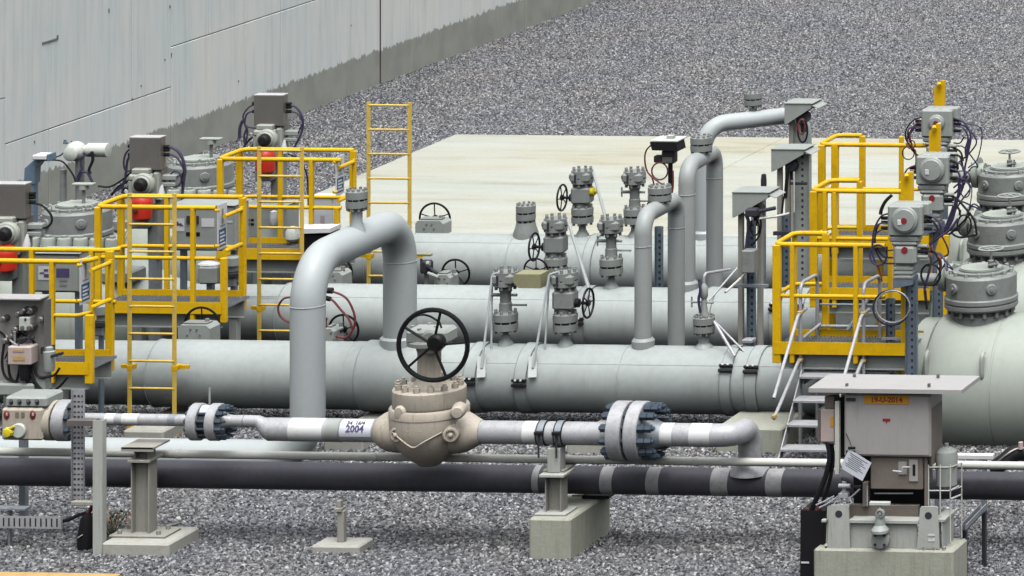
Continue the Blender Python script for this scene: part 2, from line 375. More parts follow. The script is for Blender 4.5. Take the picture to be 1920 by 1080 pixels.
def gravel_stones():
    xs = lambda u, Y: GZ_x(u, Y)
    def GZ_x(u, Y):
        d = ray(u, 500); t = (Y - CY) / d[1]; return CX + t * d[0]
    mb = MB()
    def quad(Ya, Yb, ua=-90, ub=2010, xmin=-11.48, xa=None, xb=None):
        x0a = max(xmin, GZ_x(ua, Ya)) if xa is None else xa; x0b = max(xmin, GZ_x(ua, Yb)) if xa is None else xa
        x1a = GZ_x(ub, Ya) if xb is None else xb; x1b = GZ_x(ub, Yb) if xb is None else xb
        mb.add([(x0a, Ya, 0), (x1a, Ya, 0), (x1b, Yb, 0), (x0b, Yb, 0)], [(0, 1, 2, 3)])
    quad(-7.2, 7.55, xmin=-11.45); quad(7.55, 17.5, xa=-11.45, xb=-8.05); quad(17.5, 37.0)
    ob = single('gravel', 'loose grey and white crushed stone chips covering the yard', 'gravel', mb, 'stone', (0, 0, 0), kind='stuff')
    ng = bpy.data.node_groups.new('scatter_stones', 'GeometryNodeTree')
    ng.interface.new_socket('Geometry', in_out='INPUT', socket_type='NodeSocketGeometry')
    ng.interface.new_socket('Geometry', in_out='OUTPUT', socket_type='NodeSocketGeometry')
    A = ng.nodes.new; L = ng.links.new
    gi = A('NodeGroupInput'); go = A('NodeGroupOutput')
    dp = A('GeometryNodeDistributePointsOnFaces'); dp.inputs['Density'].default_value = 880
    L(gi.outputs[0], dp.inputs['Mesh'])
    jn = A('GeometryNodeJoinGeometry')
    for k in range(4):
        ic = A('GeometryNodeMeshIcoSphere'); ic.inputs['Radius'].default_value = 1.0; ic.inputs['Subdivisions'].default_value = 2 if k < 2 else 1
        sp = A('GeometryNodeSetPosition'); nz = A('ShaderNodeTexNoise'); nz.noise_dimensions = '4D'; nz.inputs['Scale'].default_value = 0.9; nz.inputs['W'].default_value = k * 5.3; nz.inputs['Detail'].default_value = 1
        sb = A('ShaderNodeVectorMath'); sb.operation = 'SUBTRACT'; sb.inputs[1].default_value = (0.5, 0.5, 0.5)
        sm = A('ShaderNodeVectorMath'); sm.operation = 'SCALE'; sm.inputs['Scale'].default_value = 1.7
        L(nz.outputs['Color'], sb.inputs[0]); L(sb.outputs[0], sm.inputs[0]); L(sm.outputs[0], sp.inputs['Offset'])
        L(ic.outputs['Mesh'], sp.inputs['Geometry'])
        ti = A('GeometryNodeGeometryToInstance'); L(sp.outputs[0], ti.inputs[0]); L(ti.outputs[0], jn.inputs[0])
    ip = A('GeometryNodeInstanceOnPoints'); ip.inputs['Pick Instance'].default_value = True
    L(dp.outputs['Points'], ip.inputs['Points']); L(jn.outputs[0], ip.inputs['Instance'])
    ri = A('FunctionNodeRandomValue'); ri.data_type = 'INT'; ri.inputs['Min'].default_value = 0; ri.inputs['Max'].default_value = 3
    L(ri.outputs[2], ip.inputs['Instance Index'])
    rr = A('FunctionNodeRandomValue'); rr.data_type = 'FLOAT_VECTOR'; rr.inputs[1].default_value = (6.28, 6.28, 6.28)
    L(rr.outputs[0], ip.inputs['Rotation'])
    rs = A('FunctionNodeRandomValue'); rs.data_type = 'FLOAT_VECTOR'; rs.inputs[0].default_value = (0.012, 0.010, 0.008); rs.inputs[1].default_value = (0.026, 0.022, 0.017); rs.inputs['Seed'].default_value = 5
    L(rs.outputs[0], ip.inputs['Scale'])
    st = A('GeometryNodeSetMaterial'); st.inputs['Material'].default_value = M['stone']
    L(ip.outputs[0], st.inputs[0])
    L(st.outputs[0], go.inputs[0])
    md = ob.modifiers.new('scatter_stones', 'NODES'); md.node_group = ng
gravel_stones()

# ---- concrete retaining wall along the left, running away from the camera
def wall():
    X0 = -11.5
    m = bpy.data.materials.new('cast_wall_concrete'); m.use_nodes = True; nt = m.node_tree; L = nt.links.new
    b = nt.nodes['Principled BSDF']; b.inputs['Roughness'].default_value = 0.85; b.inputs['Specular IOR Level'].default_value = 0.2
    g = nt.nodes.new('ShaderNodeNewGeometry')
    mp = nt.nodes.new('ShaderNodeMapping'); mp.inputs['Scale'].default_value = (1, 5.0, 0.35); L(g.outputs['Position'], mp.inputs[0])
    n1 = nt.nodes.new('ShaderNodeTexNoise'); n1.inputs['Scale'].default_value = 1.5; n1.inputs['Detail'].default_value = 8; n1.inputs['Roughness'].default_value = 0.7; L(mp.outputs[0], n1.inputs['Vector'])
    r1 = ramp(nt, [(0.3, (0.66, 0.71, 0.70)), (0.5, (0.77, 0.815, 0.80)), (0.72, (0.83, 0.85, 0.83))]); L(n1.outputs['Fac'], r1.inputs[0])
    n2 = nt.nodes.new('ShaderNodeTexNoise'); n2.inputs['Scale'].default_value = 0.9; n2.inputs['Detail'].default_value = 4; L(g.outputs['Position'], n2.inputs['Vector'])
    r2 = ramp(nt, [(0.35, (0.93, 0.96, 0.97)), (0.65, (1.03, 1.0, 0.98))]); L(n2.outputs['Fac'], r2.inputs[0])
    mm = nt.nodes.new('ShaderNodeMix'); mm.data_type = 'RGBA'; mm.blend_type = 'MULTIPLY'; mm.inputs[0].default_value = 1
    L(r1.outputs[0], mm.inputs[6]); L(r2.outputs[0], mm.inputs[7])
    # rubbed earth-coloured coating on the lowest strip, ragged upper edge
    sp = nt.nodes.new('ShaderNodeSeparateXYZ'); L(g.outputs['Position'], sp.inputs[0])
    mq = nt.nodes.new('ShaderNodeMapping'); mq.inputs['Scale'].default_value = (1, 5.5, 1.2); L(g.outputs['Position'], mq.inputs[0])
    n3 = nt.nodes.new('ShaderNodeTexNoise'); n3.inputs['Scale'].default_value = 1.6; n3.inputs['Detail'].default_value = 5; n3.inputs['Roughness'].default_value = 0.75; L(mq.outputs[0], n3.inputs['Vector'])
    ad = nt.nodes.new('ShaderNodeMath'); ad.operation = 'MULTIPLY_ADD'; ad.inputs[1].default_value = 0.30; L(n3.outputs['Fac'], ad.inputs[0]); L(sp.outputs['Z'], ad.inputs[2])
    cm = nt.nodes.new('ShaderNodeMapRange'); cm.inputs['From Min'].default_value = 0.70; cm.inputs['From Max'].default_value = 0.715; cm.inputs['To Min'].default_value = 1; cm.inputs['To Max'].default_value = 0
    L(ad.outputs[0], cm.inputs['Value'])
    n4 = nt.nodes.new('ShaderNodeTexNoise'); n4.inputs['Scale'].default_value = 2.5; n4.inputs['Detail'].default_value = 6; L(g.outputs['Position'], n4.inputs['Vector'])
    r4 = ramp(nt, [(0.35, (0.32, 0.335, 0.30)), (0.65, (0.39, 0.40, 0.36))]); L(n4.outputs['Fac'], r4.inputs[0])
    m2 = nt.nodes.new('ShaderNodeMix'); m2.data_type = 'RGBA'
    L(cm.outputs[0], m2.inputs[0]); L(mm.outputs[2], m2.inputs[6]); L(r4.outputs[0], m2.inputs[7])
    L(m2.outputs[2], b.inputs['Base Color'])
    M['wall'] = m
    M['joint'] = mat('dark_wall_joint', (0.19, 0.20, 0.21), 0.9, var=0.15)  # dark tone of the wall core in the panel joints and of the tie marks
    T = Thing('concrete_wall', 'tall pale cast concrete wall with panel joints and a muddy strip along its foot', 'wall', (X0 - 0.3, 24, 0))
    bk = MB().bx(X0 - 0.6, X0 - 0.012, -6, 70, -0.3, 4.6)
    T.part('wall_core', bk, 'joint')
    mb = MB(); ys = [10.66 + 1.18 * i for i in range(-14, 50)]
    for i in range(len(ys) - 1):
        y0, y1 = ys[i] + 0.006, ys[i + 1] - 0.006
        big = abs(ys[i] - 22.46) < 0.3
        if big: y0 += 0.02
        z = 1.77 if y1 < 10.7 else (1.13 if y1 < 15.4 else 1.72)
        zz = [-0.3, z - 0.006, None, z + 0.006, 4.6]
        for (a, c) in ((-0.3, z - 0.006), (z + 0.006, 4.6)):
            off = R_.uniform(-0.003, 0.003)
            mb.bx(X0 - 0.3, X0 + off, y0, y1, a, c, 0.006)
    T.part('wall_panel', mb, 'wall')
    tm = MB()
    for k in range(26):
        y = R_.uniform(9.5, 32); z = R_.uniform(0.8, 3.0); tm.box((X0 + 0.003, y, z), (0.012, R_.uniform(0.010, 0.022), R_.uniform(0.02, 0.07)))
    tm.box((X0 + 0.004, 11.85, 2.36), (0.014, 0.42, 0.025)); tm.box((X0 + 0.004, 12.06, 2.38), (0.014, 0.03, 0.06))
    T.part('tie_mark', tm, 'joint')
    jl = MB().bx(X0 - 0.01, X0 + 0.012, 22.455, 22.475, 0, 4.55)
    T.part('movement_joint', jl, mat('movement_joint_sealant', (0.10, 0.06, 0.06), 0.7))
wall()

# ---- pale concrete slab beyond the pipes
def slab():
    m = bpy.data.materials.new('slab_concrete'); m.use_nodes = True; nt = m.node_tree; L = nt.links.new
    b = nt.nodes['Principled BSDF']; b.inputs['Roughness'].default_value = 0.8; b.inputs['Specular IOR Level'].default_value = 0.25
    g = nt.nodes.new('ShaderNodeNewGeometry')
    mp = nt.nodes.new('ShaderNodeMapping'); mp.inputs['Scale'].default_value = (0.35, 1.6, 1); L(g.outputs['Position'], mp.inputs[0])
    n1 = nt.nodes.new('ShaderNodeTexNoise'); n1.inputs['Scale'].default_value = 1.3; n1.inputs['Detail'].default_value = 8; n1.inputs['Roughness'].default_value = 0.65; L(mp.outputs[0], n1.inputs['Vector'])
    r1 = ramp(nt, [(0.28, (0.31, 0.31, 0.255)), (0.45, (0.40, 0.41, 0.355)), (0.72, (0.45, 0.465, 0.42))]); L(n1.outputs['Fac'], r1.inputs[0])
    n2 = nt.nodes.new('ShaderNodeTexNoise'); n2.inputs['Scale'].default_value = 28; n2.inputs['Detail'].default_value = 3; L(g.outputs['Position'], n2.inputs['Vector'])
    r2 = ramp(nt, [(0.3, (0.93, 0.93, 0.93)), (0.7, (1.05, 1.05, 1.05))]); L(n2.outputs['Fac'], r2.inputs[0])
    mm = nt.nodes.new('ShaderNodeMix'); mm.data_type = 'RGBA'; mm.blend_type = 'MULTIPLY'; mm.inputs[0].default_value = 1
    L(r1.outputs[0], mm.inputs[6]); L(r2.outputs[0], mm.inputs[7])
    n5 = nt.nodes.new('ShaderNodeTexNoise'); n5.inputs['Scale'].default_value = 0.32; n5.inputs['Detail'].default_value = 7; n5.inputs['Roughness'].default_value = 0.7; L(mp.outputs[0], n5.inputs['Vector'])
    r5 = ramp(nt, [(0.36, (1.0, 0.95, 0.86)), (0.50, (1, 1, 1)), (0.66, (0.94, 0.98, 1.0))]); L(n5.outputs['Fac'], r5.inputs[0])
    m5 = nt.nodes.new('ShaderNodeMix'); m5.data_type = 'RGBA'; m5.blend_type = 'MULTIPLY'; m5.inputs[0].default_value = 1
    L(mm.outputs[2], m5.inputs[6]); L(r5.outputs[0], m5.inputs[7]); L(m5.outputs[2], b.inputs['Base Color'])
    M['slab'] = m
    mb = MB(); x0, x1, y0, y1, xm, ym = -8.1, 16.0, 7.55, 17.45, -3.02, 15.05
    for (a, c, d, e) in ((x0, xm - .006, y0, y1), (xm + .006, x1, y0, ym - .004), (xm + .006, x1, ym + .004, y1)):
        mb.bx(a, c, d, e, -0.1, 0.10, 0.012)
    mb.bx(xm - .02, xm + .02, y0 + .02, y1 - .02, -0.1, 0.085); mb.bx(xm + .02, x1 - .1, ym - .01, ym + .01, -0.1, 0.09)
    single('concrete_slab', 'broad cream concrete slab lying beyond all the pipes', 'slab', mb, 'slab', (2, 12, 0), kind='structure')
slab()

# ================================================================ MAIN PIPELINES
PZ, PR = 0.55, 0.372
LINE_Y = [0.0, 3.0, 6.0]
def plinth(u0, u1, vt, Yf, depth, zt, label, m='paleconc', group='low concrete plinths under the pipes'):
    x0, x1 = XU(u0, Yf), XU(u1, Yf)
    mb = MB().box(((x0 + x1) / 2, Yf + depth / 2, (zt - .15) / 2), (x1 - x0, depth, zt + .15), 0.02)
    single('concrete_plinth', label, 'plinth', mb, m, ((x0 + x1) / 2, Yf + depth / 2, 0), group=group)
plinth(606, 680, 0, -1.15, 1.6, 0.15, "low flat concrete plinth just behind the beige handwheel valve's dated tape label")
plinth(1062, 1128, 0, -1.15, 1.6, 0.15, 'low flat concrete plinth behind the pedestal that clamps the galvanized pipe')
plinth(1340, 1466, 0, -1.0, 1.5, 0.27, 'square olive concrete plinth behind the down turned end of the galvanized pipe', 'concrete')
plinth(230, 306, 0, -0.95, 1.4, 0.14, 'low pale concrete plinth beside the foot of a yellow ladder, behind a steel pedestal')

def strap(T, u, Y, w_px=20, clamp_v=None, brace=None, clamps=1, dark=True):
    s = SC(u, Y); hw = w_px / s / 2; x = XU(u, Y)
    mb = MB().lathe((x - hw, Y, PZ), (1, 0, 0), [(PR + .004, 0), (PR + .016, 0), (PR + .016, 2 * hw), (PR + .004, 2 * hw)], 48)
    p = T.part('pipe_strap', mb, 'pipe', label='band strap round the pale pipe')
    ed = MB()
    for xx in (x - hw, x + hw): ed.lathe((xx - .004, Y, PZ), (1, 0, 0), [(PR + .001, 0), (PR + .019, 0), (PR + .019, .008), (PR + .001, .008)], 48)
    T.part('strap_liner', ed, 'valve', parent=p)
    if clamp_v:
        a = None
        z = 0.0
        # angle on the pipe front whose picture row is clamp_v
        for k in range(120):
            th = math.radians(-60 + k * 1.5); q = (Y - math.cos(th) * (PR + .02), PZ + math.sin(th) * (PR + .02))
            vv = PV + (H - q[1]) * SC(u, q[0])
            if a is None or abs(vv - clamp_v) < a[0]: a = (abs(vv - clamp_v), th)
        th = a[1]; ny, nz = -math.cos(th), math.sin(th)
        rot = Matrix(((1, 0, 0), (0, nz, ny), (0, -ny, nz)))
        for dz in (-.035, .02):
            cb = MB()
            c = Vector((x, Y + ny * (PR + .035), PZ + nz * (PR + .035))) + Vector((0, nz, -ny)) * dz
            cb.box(c, (2 * hw + .03, .03, .045), .004, rot)
            T.part('clamp_lug', cb, 'black' if dark else 'valve', parent=p)
        for dx in (-.03, .03):
            bb = MB()
            c = Vector((x + dx, Y + ny * (PR + .06), PZ + nz * (PR + .06))) + Vector((0, nz, -ny)) * .025
            bb.box(c, (.022, .02, .035), .003, rot)
            T.part('clamp_bolt', bb, 'white' if dark else 'pipe', parent=p)
    return p
def seam(T, u, Y, R=PR, m='pipe', name='weld_seam'):
    T.part(name, MB().lathe((XU(u, Y) - .008, Y, PZ), (1, 0, 0), [(R, 0), (R + .006, .004), (R + .006, .012), (R, .016)], 48), m)

def pipeline(k, secs, label, seams, straps):
    Y = LINE_Y[k]
    T = Thing('gas_pipeline', label, 'pipeline', (XU(960, Y), Y, PZ), 'big pale gas pipelines lying parallel')
    prof = []
    x0 = XU(secs[0][0], Y)
    for (ua, ub, r) in secs:
        xa, xb = XU(ua, Y) - x0, XU(ub, Y) - x0
        prof += [(r, xa + .012), (r, xb - .012)]
    T.part('pipe_run', MB().lathe((x0, Y, PZ), (1, 0, 0), prof, 64), 'pipe', ang=25)
    for u, r in seams: seam(T, u, Y, r)
    a = math.radians(38 + 9 * k); xa, xb = XU(secs[-2][0] if k else 672, Y), XU(secs[-1][1], Y)
    T.part('seam_line', MB().cyl((xa, Y - math.cos(a) * (PR - .001), PZ + math.sin(a) * (PR - .001)), (xb, Y - math.cos(a) * (PR - .001), PZ + math.sin(a) * (PR - .001)), .0045, n=6), 'pipe')
    for s in straps: strap(T, s[0], Y, s[1], s[2], dark=s[3] if len(s) > 3 else True)
    return T
L0 = pipeline(0, [(-260, 300, .352), (300, 668, PR), (668, 690, PR + .004), (690, 832, PR + .022), (832, 1740, PR)],
    'pale grey gas pipeline running the full width just behind the big handwheel valve',
    [(300, PR), (668, PR), (832, PR), (1180, PR)], [(905, 22, 715), (1000, 22, 717), (1381, 20, 690), (1428, 22, 692)])
L1 = pipeline(1, [(205, 300, .43), (300, 352, .352), (352, 540, .352), (540, 1785, PR)],
    'pale gas pipeline lying between two others, midway from handwheel valve to slab',
    [(540, PR), (1110, PR), (1405, PR), (770, PR)], [(1106, 20, 602), (1341, 18, None), (1470, 16, 576), (1512, 18, 577)])
L2 = pipeline(2, [(420, 500, .40), (500, 1800, PR)],
    'pale gas pipeline lying along the near edge of the cream slab',
    [(968, PR), (1240, PR), (705, PR)], [(1120, 16, None), (1500, 16, 472), (1525, 16, 474)])
# red stripe painted label on the nearest pipe
def pipe_label(T, u0, u1, v, Y, m, hgt=.04, name='pipe_label'):
    x0, x1 = XU(u0, Y), XU(u1, Y); mb = MB(); R = PR + .002
    best = min(range(-60, 90), key=lambda k: abs(PV + (H - (PZ + math.sin(math.radians(k)) * R)) * SC(u0, Y - math.cos(math.radians(k)) * R) - v))
    a0 = math.radians(best); da = hgt / R / 2
    vs = []
    for xx in (x0, x1):
        for j in range(5):
            a = a0 - da + 2 * da * j / 4; vs.append((xx, Y - math.cos(a) * R, PZ + math.sin(a) * R))
    mb.add(vs, [(j, j + 1, 6 + j, 5 + j) for j in range(4)])
    T.part(name, mb, m)
pipe_label(L0, 611, 636, 688, 0, 'redlabel')

# ---- the big pale riser: lies on the ground from the left, climbs in front of the nearest pipe and goes over into its top
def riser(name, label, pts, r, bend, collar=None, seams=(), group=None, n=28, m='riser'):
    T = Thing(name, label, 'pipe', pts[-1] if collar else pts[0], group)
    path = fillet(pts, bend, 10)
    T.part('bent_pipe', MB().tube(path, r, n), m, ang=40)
    for p, d in seams:
        p = Vector(p); d = Vector(d)
        T.part('weld_seam', MB().lathe(p - d * .006, d, [(r, 0), (r + .005, .003), (r + .005, .009), (r, .012)], n), m)
    if collar:
        p, rr, h = collar
        T.part('base_collar', MB().lathe(Vector(p) - Vector((0, 0, .12)), (0, 0, 1), [(rr, 0), (rr, .12), (rr, .12 + h * .75), (rr - .02, .12 + h), (r, .12 + h + .004)], n), m)
    return T
yf = -2.28; xf = XU(577, yf); xb = XU(750, 0)
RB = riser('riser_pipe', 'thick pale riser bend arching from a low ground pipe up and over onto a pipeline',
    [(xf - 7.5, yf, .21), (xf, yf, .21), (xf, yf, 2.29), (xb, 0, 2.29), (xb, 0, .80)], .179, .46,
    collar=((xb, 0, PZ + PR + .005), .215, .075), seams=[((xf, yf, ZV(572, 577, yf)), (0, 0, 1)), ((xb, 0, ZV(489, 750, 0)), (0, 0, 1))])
def flange_pair(T, u, Y, v0, v1, wpx, mat_='valve', stem_v=None, name='blind_flange', bolts=True):
    """two stacked flat flanges with nuts, from picture row v0 (top) to v1 (bottom)"""
    p = W(u, v0, Y); s = SC(u, Y); z0 = ZV(v1, u, Y); z1 = ZV(v0, u, Y); h = z1 - z0; R = wpx / s / 2
    c = Vector((p.x, Y, z0))
    mb = MB().lathe(c, (0, 0, 1), [(R * .55, 0), (R, .0 + h * .10), (R, h * .42)], 24)
    mb.lathe(c + Vector((0, 0, h * .52)), (0, 0, 1), [(R, 0), (R, h * .34), (R * .9, h * .37)], 24)
    f = T.part(name, mb, mat_)
    T.part('gasket_gap', MB().cyl(c + Vector((0, 0, h * .40)), c + Vector((0, 0, h * .55)), R * .93, n=24), 'black', parent=f)
    if bolts:
        nb = MB().nuts(c, (0, 0, 1), R * .82, 10, R * .13, -h * .06, h * 1.0)
        T.part('bolt_ring', nb, 'valve', parent=f)
    return f
# vent flange on the thick riser
T_ = RB
flange_pair(T_, 669, -1.2, 353, 392, 40)
px = W(669, 392, -1.2)
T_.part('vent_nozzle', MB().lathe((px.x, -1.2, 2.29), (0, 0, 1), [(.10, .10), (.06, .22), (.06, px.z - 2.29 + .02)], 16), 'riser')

# ---- slimmer risers at centre right
def small_riser(label, uf, Yf, ub, Yb, ztop, r, z_front, z_back, fl=None, collar_f=True, group='slim grey risers'):
    xf, xb = XU(uf, Yf), XU(ub, Yb)
    T = riser('riser_pipe', label, [(xf, Yf, z_front), (xf, Yf, ztop), (xb, Yb, ztop), (xb, Yb, z_back)], r, .20,
        collar=((xf, Yf, PZ + PR - .02), r * 1.32, .11) if collar_f else None,
        seams=[((xf, Yf, ztop - .33), (0, 0, 1)), ((xb, Yb, ztop - .33), (0, 0, 1))], group=group, n=24, m='slimriser')
    if fl:
        u, v0, v1, wp, yy = fl
        f = flange_pair(T, u, yy, v0, v1, wp)
        p = W(u, v1, yy)
        T.part('vent_nozzle', MB().cyl((p.x, yy, ztop), (p.x, yy, p.z + .02), .045), 'slimriser')
    return T
R1 = small_riser('slim grey riser bend standing on the pipeline behind the handwheel, its flange lowest', 1206, 0.0, 1268, 1.05, ZV(404, 1206, 0) - .01, .094, .80, .2, fl=(1237, 346, 378, 43, .5))
R2 = small_riser('slim grey riser bend between a lower one and the tallest slim pipe', 1288, 3.0, 1340, 4.05, ZV(312, 1288, 3), .098, .80, .2, fl=(1315, 253, 285, 40, 3.5))
# the tallest one turns right along the slab
x3 = XU(1320, 6.0); z3 = ZV(232, 1325, 6.0) - .02; x4, y4 = XU(1506, 6.9), 6.9
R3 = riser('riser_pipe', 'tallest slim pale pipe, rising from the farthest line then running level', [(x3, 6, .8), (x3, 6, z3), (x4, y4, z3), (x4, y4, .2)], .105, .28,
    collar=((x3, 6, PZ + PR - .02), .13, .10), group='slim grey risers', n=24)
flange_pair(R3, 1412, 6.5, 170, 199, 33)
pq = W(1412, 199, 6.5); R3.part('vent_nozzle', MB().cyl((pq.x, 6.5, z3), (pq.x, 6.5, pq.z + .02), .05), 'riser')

# ---- front lines: bare dark pipe, cream hand rail pipe
yd = -4.6; zd = ZV(898, 960, yd); xl, xr = XU(-260, yd), XU(2200, yd)
T = Thing('dark_pipe', 'dark unpainted pipe with short pale bands, lowest of the long pipes', 'pipe', (XU(960, yd), yd, zd))
T.part('pipe_run', MB().lathe((xl, yd, zd), (1, 0, 0), [(.138, 0), (.138, xr - xl)], 40), 'dark')
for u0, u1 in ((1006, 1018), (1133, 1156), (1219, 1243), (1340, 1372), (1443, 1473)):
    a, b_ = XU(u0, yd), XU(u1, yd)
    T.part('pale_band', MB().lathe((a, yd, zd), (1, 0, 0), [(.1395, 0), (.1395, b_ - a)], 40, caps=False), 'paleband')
yr = -4.82; zr = ZV(860, 960, yr)
T = Thing('rail_pipe', 'thin cream painted pipe running level just above the dark pipe', 'pipe', (XU(960, yr), yr, zr))
T.part('pipe_run', MB().lathe((xl, yr, zr), (1, 0, 0), [(.041, 0), (.041, xr - xl)], 20), 'rail')
for u in (330, 700, 1300): T.part('coupling', MB().lathe((XU(u, yr), yr, zr), (1, 0, 0), [(.042, 0), (.046, .004), (.046, .05), (.042, .054)], 20), 'rail')
# ================================================================ BIG BALL VALVES
def handwheel(T, c, axis, R, r, nsp=5, ph=0.0, m='wheel', hub=.22, name='handwheel', parent=None, dish=0.0):
    """rim with spokes and hub"""
    x, y, z = frame_of(Vector(axis)); c = Vector(c)
    mb = MB().torus(c, axis, R, r, 40, 8)
    w = T.part(name, mb, m, parent=parent)
    sp = MB()
    for i in range(nsp):
        a = 2 * PI * (i + ph) / nsp
        sp.cyl(c - z * dish, c + (x * math.cos(a) + y * math.sin(a)) * R, r * .55, n=6)
    T.part('spoke_star', sp, m, parent=w)
    T.part('hub', MB().cyl(c - z * (dish + r * 1.3), c - z * (dish - r * 1.3), R * hub, n=16), m, parent=w)
    return w
def big_valve(u, Y, label, left_len, right_len, wheel=None, group='big ball valves at the pipe ends', ear=True, flat_handle=None, dome=False):
    x = XU(u, Y); T = Thing('ball_valve', label, 'valve', (x, Y, PZ), group)
    R = .78
    prof = [(.40, -left_len), (.70, -left_len), (.715, -left_len + .02), (.715, -left_len + .20), (.69, -left_len + .21), (.69, -left_len + .225), (.755, -left_len + .24), (R, -left_len + .30), (R, .30), (R - .006, .305), (R - .006, .325), (R, .33), (R, right_len - .15), (.70, right_len), (.40, right_len)]
    T.part('valve_body', MB().lathe((x, Y, PZ), (1, 0, 0), prof, 64), 'body', ang=28)
    zb = PZ + R
    bon = MB().lathe((x, Y, 0), (0, 0, 1), [(.33, zb - .12), (.33, zb + .02), (.30, zb + .03), (.30, zb + .07), (.385, zb + .08), (.40, zb + .10), (.40, zb + .135), (.385, zb + .14), (.385, zb + .155), (.40, zb + .16), (.40, zb + .20), (.385, zb + .215), (.385, 1.765), (.365, 1.79), (.31, 1.795), (.31, 1.82), (.24, 1.822), (.24, 1.84)], 56)
    bo = T.part('bonnet', bon, 'valve', ang=28)
    for i in range(16):
        a = 2 * PI * i / 16; p = Vector((x + math.cos(a) * .345, Y + math.sin(a) * .345, 0))
        T.part('stud_nut', MB().cyl(p + Vector((0, 0, zb + .015)), p + Vector((0, 0, zb + .085)), .024, n=6), 'valve', parent=bo)
    for i in range(14):
        a = 2 * PI * i / 14; p = Vector((x + math.cos(a) * .335, Y + math.sin(a) * .335, 0))
        T.part('cap_bolt', MB().cyl(p + Vector((0, 0, 1.78)), p + Vector((0, 0, 1.835)), .022, n=6), 'body', parent=bo)
    T.part('top_cover', MB().cyl((x, Y, 1.84), (x, Y, 1.852), .225, n=32), 'body', parent=bo)
    for dx in (-.21, .21):
        yb = Y - math.sqrt(.385 ** 2 - dx ** 2)
        d = Vector((dx, yb - Y, 0)).normalized()
        T.part('boss', MB().lathe(Vector((x + dx, yb, 1.665)) - d * .02, d, [(.06, 0), (.06, .03), (.052, .04), (.02, .042), (.02, .055)], 20), 'valve', parent=bo)
    for u_, a in ((.0, 1), (.62, 1)):
        xx = x - left_len + .27 + u_
        th = math.radians(28); yy = Y - math.cos(th) * R; zz = PZ + math.sin(th) * R
        lug = MB().tube(curve([(xx, yy + .02, zz + .14), (xx, yy - .05, zz + .10), (xx, yy - .06, zz), (xx, yy - .05, zz - .12), (xx, yy + .02, zz - .2)], 5), .024, 8)
        T.part('lifting_lug', lug, 'body')
        T.part('lug_foot', MB().box((xx, yy - .025, zz - .2), (.07, .06, .02), .004), 'valve')
    if ear:
        ex = x - .40
        e = MB().lathe((ex - .05, Y, 1.76), (1, 0, 0), [(.17, 0), (.19, .01), (.19, .07), (.12, .075), (.12, .14)], 24)
        ee = T.part('actuator_flange', e, 'body')
        for i in range(8):
            a = 2 * PI * (i + .5) / 8; T.part('flange_bolt', MB().cyl((ex - .07, Y + math.cos(a) * .13, 1.76 + math.sin(a) * .13), (ex - .05, Y + math.cos(a) * .13, 1.76 + math.sin(a) * .13), .017, n=6), 'ink', parent=ee)
        T.part('drive_shaft', MB().cyl((ex - .32, Y, 1.70), (ex - .02, Y, 1.70), .07, n=16), 'valve', parent=ee)
    if wheel:
        p = W(wheel[0], wheel[1], Y - .05); s = SC(wheel[0], Y)
        T.part('stem', MB().lathe((p.x, Y - .05, 1.79), (0, 0, 1), [(.05, 0), (.05, .03), (.026, .04), (.034, .08), (.034, .14), (.014, .15), (.014, p.z - 1.79)], 14), 'valve')
        handwheel(T, p, (0, 0, 1), wheel[2] / s, .011, 6, m='lightgrey', hub=.18)
        T.part('drain_cock', MB().cyl((p.x - .02, Y - .09, 1.88), (p.x + .09, Y - .09, 1.9), .018, n=8).cyl((p.x + .07, Y - .09, 1.86), (p.x + .07, Y - .09, 1.94), .012, n=8), 'valve')
    if flat_handle:
        p = W(flat_handle[0], flat_handle[1], Y); s = SC(flat_handle[0], Y); w_ = flat_handle[2] / s / 2
        T.part('stem', MB().lathe((p.x, Y, 1.80), (0, 0, 1), [(.05, 0), (.05, .03), (.02, .05), (.02, p.z - 1.80)], 14), 'valve')
        T.part('handle_bar', MB().bx(p.x - w_, p.x + w_, Y - .05, Y + .05, p.z, p.z + .025, .006).cyl((p.x, Y, p.z - .05), (p.x, Y, p.z), w_ * .45, n=20), 'body')
        for dx in (-.3, -.22, .1, .2, .28):
            T.part('eye_bolt', MB().torus((x + dx, Y - .22, 1.845), (0, 1, 0), .022, .007, 14, 6), 'body')
    return T
BV1 = big_valve(1840, 0, 'big pale ball valve rising behind the pump cabinet, most of its round body in view', .66, 1.3, (1858, 466, 22), group='big ball valves with spoked wheels')
BV2 = big_valve(1878, 3.0, 'big ball valve between the one behind the pump cabinet and the one before the slab', .66, 1.3, (1893, 367, 21), group='big ball valves with spoked wheels')
BV3 = big_valve(1893, 6.0, 'big ball valve whose small spoked wheel stands out against the slab', .66, 1.3, (1893, 284, 19), group='big ball valves with spoked wheels')
BV4 = big_valve(145, 3.0, 'big ball valve with a flat bar handle, behind the platform beside the instrument rack', .9, .66, None, 'big ball valves with flat bar handles', ear=False, flat_handle=(157, 347, 40))
BV5 = big_valve(376, 6.0, 'big ball valve with a flat bar handle, between two stainless box actuators', .9, .66, None, 'big ball valves with flat bar handles', ear=False, flat_handle=(396, 262, 40))
for T, u, Y in ((BV4, 145, 3.0), (BV5, 376, 6.0)):
    x = XU(u, Y); s = SC(u, Y)
    for i in range(8):
        xx = x - .72 + i * .195
        T.part('body_stud', MB().lathe((xx, Y - .42, 1.16), (0, 0, 1), [(.085, 0), (.085, .33), (.075, .36), (.035, .365), (.035, .39)], 14), 'body')
    T.part('body_flange', MB().bx(x - .85, x + .95, Y - .58, Y - .2, 1.02, 1.16, .02), 'valve')
